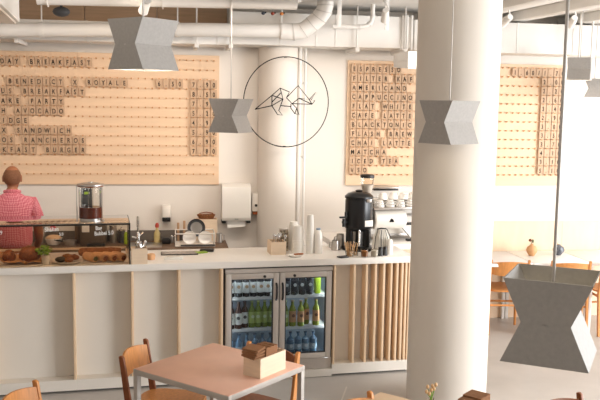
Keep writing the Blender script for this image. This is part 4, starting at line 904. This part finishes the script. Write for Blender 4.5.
# box with brown napkins
def napkin_box(label, x, y, ang, w, d, h, side):
    t = open_box('napkin_box', label, 'box', (x, y, 0.74), w, d, h, ang, M_ltwood, 0.008)
    c, s = math.cos(ang), math.sin(ang)
    def put(lx, ly): return (x+c*lx-s*ly, y+s*lx+c*ly)
    return put
a1 = R(41); cx, cy = 0.868+0.13*math.cos(a1)-0.06*math.sin(a1), 4.484+0.13*math.sin(a1)+0.06*math.cos(a1)
put = napkin_box('open pale wooden box of brown napkins on the peach table', cx, cy, a1, 0.24, 0.125, 0.115, 0)
for k in range(9):
    px_, py_ = put(-0.085+0.001*k, 0.0)
    o = MB().box((-0.042, -0.054, 0), (0.042, 0.054, 0.005), 0.002, rot=rz(random.uniform(-.2, .2)) @ rx(random.uniform(-.08, .08)) @ ry(-0.02-0.012*k)).build('napkin', M_kraft, smooth=0, loc=(px_-0.02, py_-0.016, 0.74+0.117+0.006*k), rotz=a1)
    tag(o, 'brown folded napkin lying at the front end of the napkin box', 'napkin', 'loose brown napkins in the peach table box')
for k in range(12):
    px_, py_ = put(-0.05+0.0088*k, 0.0)
    o = MB().box((-0.0042, -0.05, 0), (0.0042, 0.05, 0.152+0.003*math.sin(k*1.7)), 0.001, rot=ry(0.03), piv=(0, 0, 0)).build('napkin', M_kraft, smooth=0, loc=(px_, py_, 0.749), rotz=a1)
    tag(o, 'brown napkin standing in the packed row in the napkin box', 'napkin', 'packed brown napkins in the peach table box')
put = napkin_box('pale wooden napkin box on the bottom edge table', 1.765, 3.60, R(38), 0.17, 0.125, 0.115, 0)
for k in range(12):
    px_, py_ = put(-0.07+0.0125*k, 0.0)
    tag(MB().box((-0.005, -0.05, 0), (0.005, 0.05, 0.15 if k > 3 else 0.142), 0.001).build('napkin', M_kraft, smooth=0, loc=(px_, py_, 0.749), rotz=R(38)), 'brown napkin in the box on the bottom edge table', 'napkin', 'brown napkins in the bottom edge box')
t = thing('bud_vase', 'narrow glass with peach berry twigs on the bottom edge table', 'vase', (1.625, 3.80, 0.74))
L_([(0.02, 0), (0.024, 0.005), (0.024, 0.05), (0.014, 0.075), (0.016, 0.085), (0.013, 0.085), (0.011, 0.075), (0.021, 0.05), (0.02, 0.008), (0.001, 0.008)], seg=20).build('vase_body', G_jar, t)
mb = MB(); tips = [(-0.026, 0, 0.115), (-0.018, 0.006, 0.138), (0.0, 0, 0.122), (0.007, 0.004, 0.142), (0.024, 0, 0.148), (-0.01, 0, 0.104), (0.014, 0, 0.128)]
for q in tips: mb.tube([(0, 0, 0.012), (q[0]*0.2, q[1]*0.2, 0.085), q], 0.0018, 5)
mb.build('twig', M_green, t)
mb = MB()
for q in tips: mb.blob((q[0], q[1], q[2]+0.004), (0.0085, 0.0085, 0.011), seg=10)
mb.build('berries', mat('peach_berry', (228, 188, 140), 0.5, var=0.12), t)

# ------------------------------------------------------------------ the man behind the bar
def skin(nodes, edges, sub=2):
    me = bpy.data.meshes.new('sk'); me.from_pydata([n[0] for n in nodes], edges, []); me.update()
    ob = bpy.data.objects.new('sk', me); COL.objects.link(ob)
    ob.modifiers.new('s', 'SKIN')
    for i, n in enumerate(nodes):
        r = n[1]; me.skin_vertices[0].data[i].radius = r if isinstance(r, tuple) else (r, r)
        me.skin_vertices[0].data[i].use_root = (i == 0)
    sb = ob.modifiers.new('b', 'SUBSURF'); sb.levels = sub; sb.render_levels = sub
    out = bpy.data.meshes.new_from_object(ob.evaluated_get(bpy.context.evaluated_depsgraph_get()))
    bpy.data.objects.remove(ob); return out
def fused(meshes, voxel):
    bm = bmesh.new()
    for m_ in meshes: bm.from_mesh(m_)
    me = bpy.data.meshes.new('f'); bm.to_mesh(me); bm.free()
    ob = bpy.data.objects.new('f', me); COL.objects.link(ob)
    md = ob.modifiers.new('r', 'REMESH'); md.mode = 'VOXEL'; md.voxel_size = voxel
    sm = ob.modifiers.new('s', 'SMOOTH'); sm.factor = 0.5; sm.iterations = 3
    out = bpy.data.meshes.new_from_object(ob.evaluated_get(bpy.context.evaluated_depsgraph_get()))
    bpy.data.objects.remove(ob); return out
def obj_from(name, me, m, parent):
    me.materials.clear(); me.materials.append(m); me.name = name
    for p in me.polygons: p.use_smooth = True; p.material_index = 0
    o = bpy.data.objects.new(name, me); COL.objects.link(o); o.parent = parent; return o
man = thing('person', 'man in pink checked shirt standing with his back turned behind the pastry case', 'person', (-0.73, 7.52, 0), 0)
# local frame: he faces +Y (the back counter)
nd = [((0, 0, 0.95), (0.15, 0.10)), ((0, 0.0, 1.10), (0.15, 0.10)), ((0, 0.0, 1.28), (0.15, 0.105)), ((0, 0.0, 1.40), (0.13, 0.085)), ((0, 0.02, 1.475), 0.053), ((0, 0.035, 1.56), 0.053)]
ed = [(0, 1), (1, 2), (2, 3), (3, 4), (4, 5)]
arms = {}
for s in (-1, 1):
    b = len(nd)
    nd += [((s*0.155, 0, 1.40), 0.055), ((s*0.20, 0.03, 1.27), 0.048), ((s*0.205, 0.10, 1.13), 0.043), ((s*0.20, 0.24, 1.04), 0.037), ((s*0.17, 0.345, 0.965), 0.027)]
    ed += [(3, b), (b, b+1), (b+1, b+2), (b+2, b+3), (b+3, b+4)]
    b = len(nd)
    nd += [((s*0.095, 0, 0.84), 0.088), ((s*0.105, 0.01, 0.50), 0.058), ((s*0.11, -0.01, 0.30), 0.055), ((s*0.115, -0.02, 0.09), 0.038), ((s*0.12, 0.11, 0.035), 0.036)]
    ed += [(0, b), (b, b+1), (b+1, b+2), (b+2, b+3), (b+3, b+4)]
bodym = skin(nd, ed)
parts = [bodym]
for s in (-1, 1):      # hands resting on the counter
    hb = MB(); w = Vector((s*0.165, 0.36, 0.955))
    hb.blob(w+Vector((-s*0.005, 0.045, -0.018)), (0.038, 0.05, 0.015), rot=rx(-0.35))
    parts.append(hb.mesh('h', M_skin))
    for i, (dx, ln) in enumerate(((-0.03, 0.068), (-0.010, 0.078), (0.010, 0.072), (0.029, 0.056))):
        p0 = w+Vector((dx, 0.07, -0.028)); fb = MB().tube([p0, p0+Vector((dx*0.2, ln*0.4, -0.004)), p0+Vector((dx*0.3, ln*0.75, -0.014)), p0+Vector((dx*0.3, ln, -0.026))], 0.009, 8, rs=[0.0095, 0.009, 0.0085, 0.007])
        parts.append(fb.mesh('f', M_skin))
    p0 = w+Vector((-s*0.03, 0.03, -0.02)); parts.append(MB().tube([p0, p0+Vector((-s*0.022, 0.025, -0.012)), p0+Vector((-s*0.03, 0.05, -0.025))], 0.01, 8, rs=[0.012, 0.0105, 0.008]).mesh('t', M_skin))
hx, hy, hz = 0.0, 0.05, 1.615
hd = MB()
hd.blob((hx, hy, hz+0.012), (0.072, 0.093, 0.092), seg=28)
hd.blob((hx, hy+0.03, hz-0.05), (0.052, 0.062, 0.07), seg=22)
hd.blob((hx, hy+0.098, hz-0.012), (0.012, 0.02, 0.024), rot=rx(0.4), seg=12)
hd.blob((hx, hy+0.085, hz+0.022), (0.05, 0.012, 0.01), seg=16)
hd.blob((hx, hy+0.084, hz-0.052), (0.024, 0.012, 0.008), seg=12)
for s in (-1, 1):
    hd.blob((s*0.075, hy+0.0, hz-0.008), (0.009, 0.02, 0.034), rot=rx(-0.15), seg=12)
    hd.blob((s*0.04, hy+0.07, hz-0.02), (0.02, 0.015, 0.014), seg=10)
parts.append(hd.mesh('hd', M_skin))
obj_from('body', fused(parts, 0.0065), M_skin, man)
for s in (-1, 1):
    e = MB().blob((s*0.03, hy+0.088, hz+0.004), (0.012, 0.006, 0.007), seg=12).build('eye', M_porc, man)
    MB().blob((s*0.03, hy+0.0935, hz+0.004), (0.005, 0.0015, 0.005), seg=10).build('iris', M_hair, e)
MB().blob((0, hy+0.0965, hz-0.053), (0.02, 0.002, 0.003), seg=10).build('mouth', mat('lips', (140, 74, 60), 0.5), man)
hb = MB().blob((hx, hy-0.004, hz+0.008), (0.0755, 0.0945, 0.088), seg=28)
for v in list(hb.bm.verts):
    if v.co.y > hy+0.035 or v.co.z < hz-0.055: hb.bm.verts.remove(v)
hb.build('hair', M_hair, man)
sh = [((0, 0, 0.985), (0.182, 0.125)), ((0, -0.005, 1.10), (0.178, 0.125)), ((0, -0.008, 1.28), (0.18, 0.132)), ((0, -0.005, 1.405), (0.155, 0.11)), ((0, 0.0, 1.455), (0.115, 0.092)), ((0, 0.01, 1.50), (0.072, 0.072))]
se = [(0, 1), (1, 2), (2, 3), (3, 4), (4, 5)]
for s in (-1, 1):
    b = len(sh); sh += [((s*0.158, 0, 1.40), 0.075), ((s*0.205, 0.03, 1.275), 0.066), ((s*0.208, 0.075, 1.19), 0.06)]; se += [(3, b), (b, b+1), (b+1, b+2)]
shirt = obj_from('shirt', skin(sh, se), M_shirt, man)
MB().tube([(0.062*math.cos(a*math.pi/12), 0.018+0.058*math.sin(a*math.pi/12), 1.498+0.012*-math.sin(a*math.pi/12)) for a in range(25)], 0.014, 8, cap=False).build('collar', M_shirt, shirt)
tr = [((0, 0, 0.99), (0.168, 0.115)), ((0, 0, 0.9), (0.165, 0.12))]; te = [(0, 1)]
for s in (-1, 1):
    b = len(tr); tr += [((s*0.098, 0, 0.80), 0.10), ((s*0.107, 0.01, 0.50), 0.075), ((s*0.115, -0.01, 0.10), 0.06)]; te += [(1, b), (b, b+1), (b+1, b+2)]
obj_from('trousers', skin(tr, te), M_jeans, man)
for s in (-1, 1):
    MB().blob((s*0.118, 0.04, 0.045), (0.05, 0.14, 0.045), seg=18).box((s*0.118-0.045, -0.09, 0.0), (s*0.118+0.045, 0.17, 0.022), 0.008).build('shoe', M_dark, man)
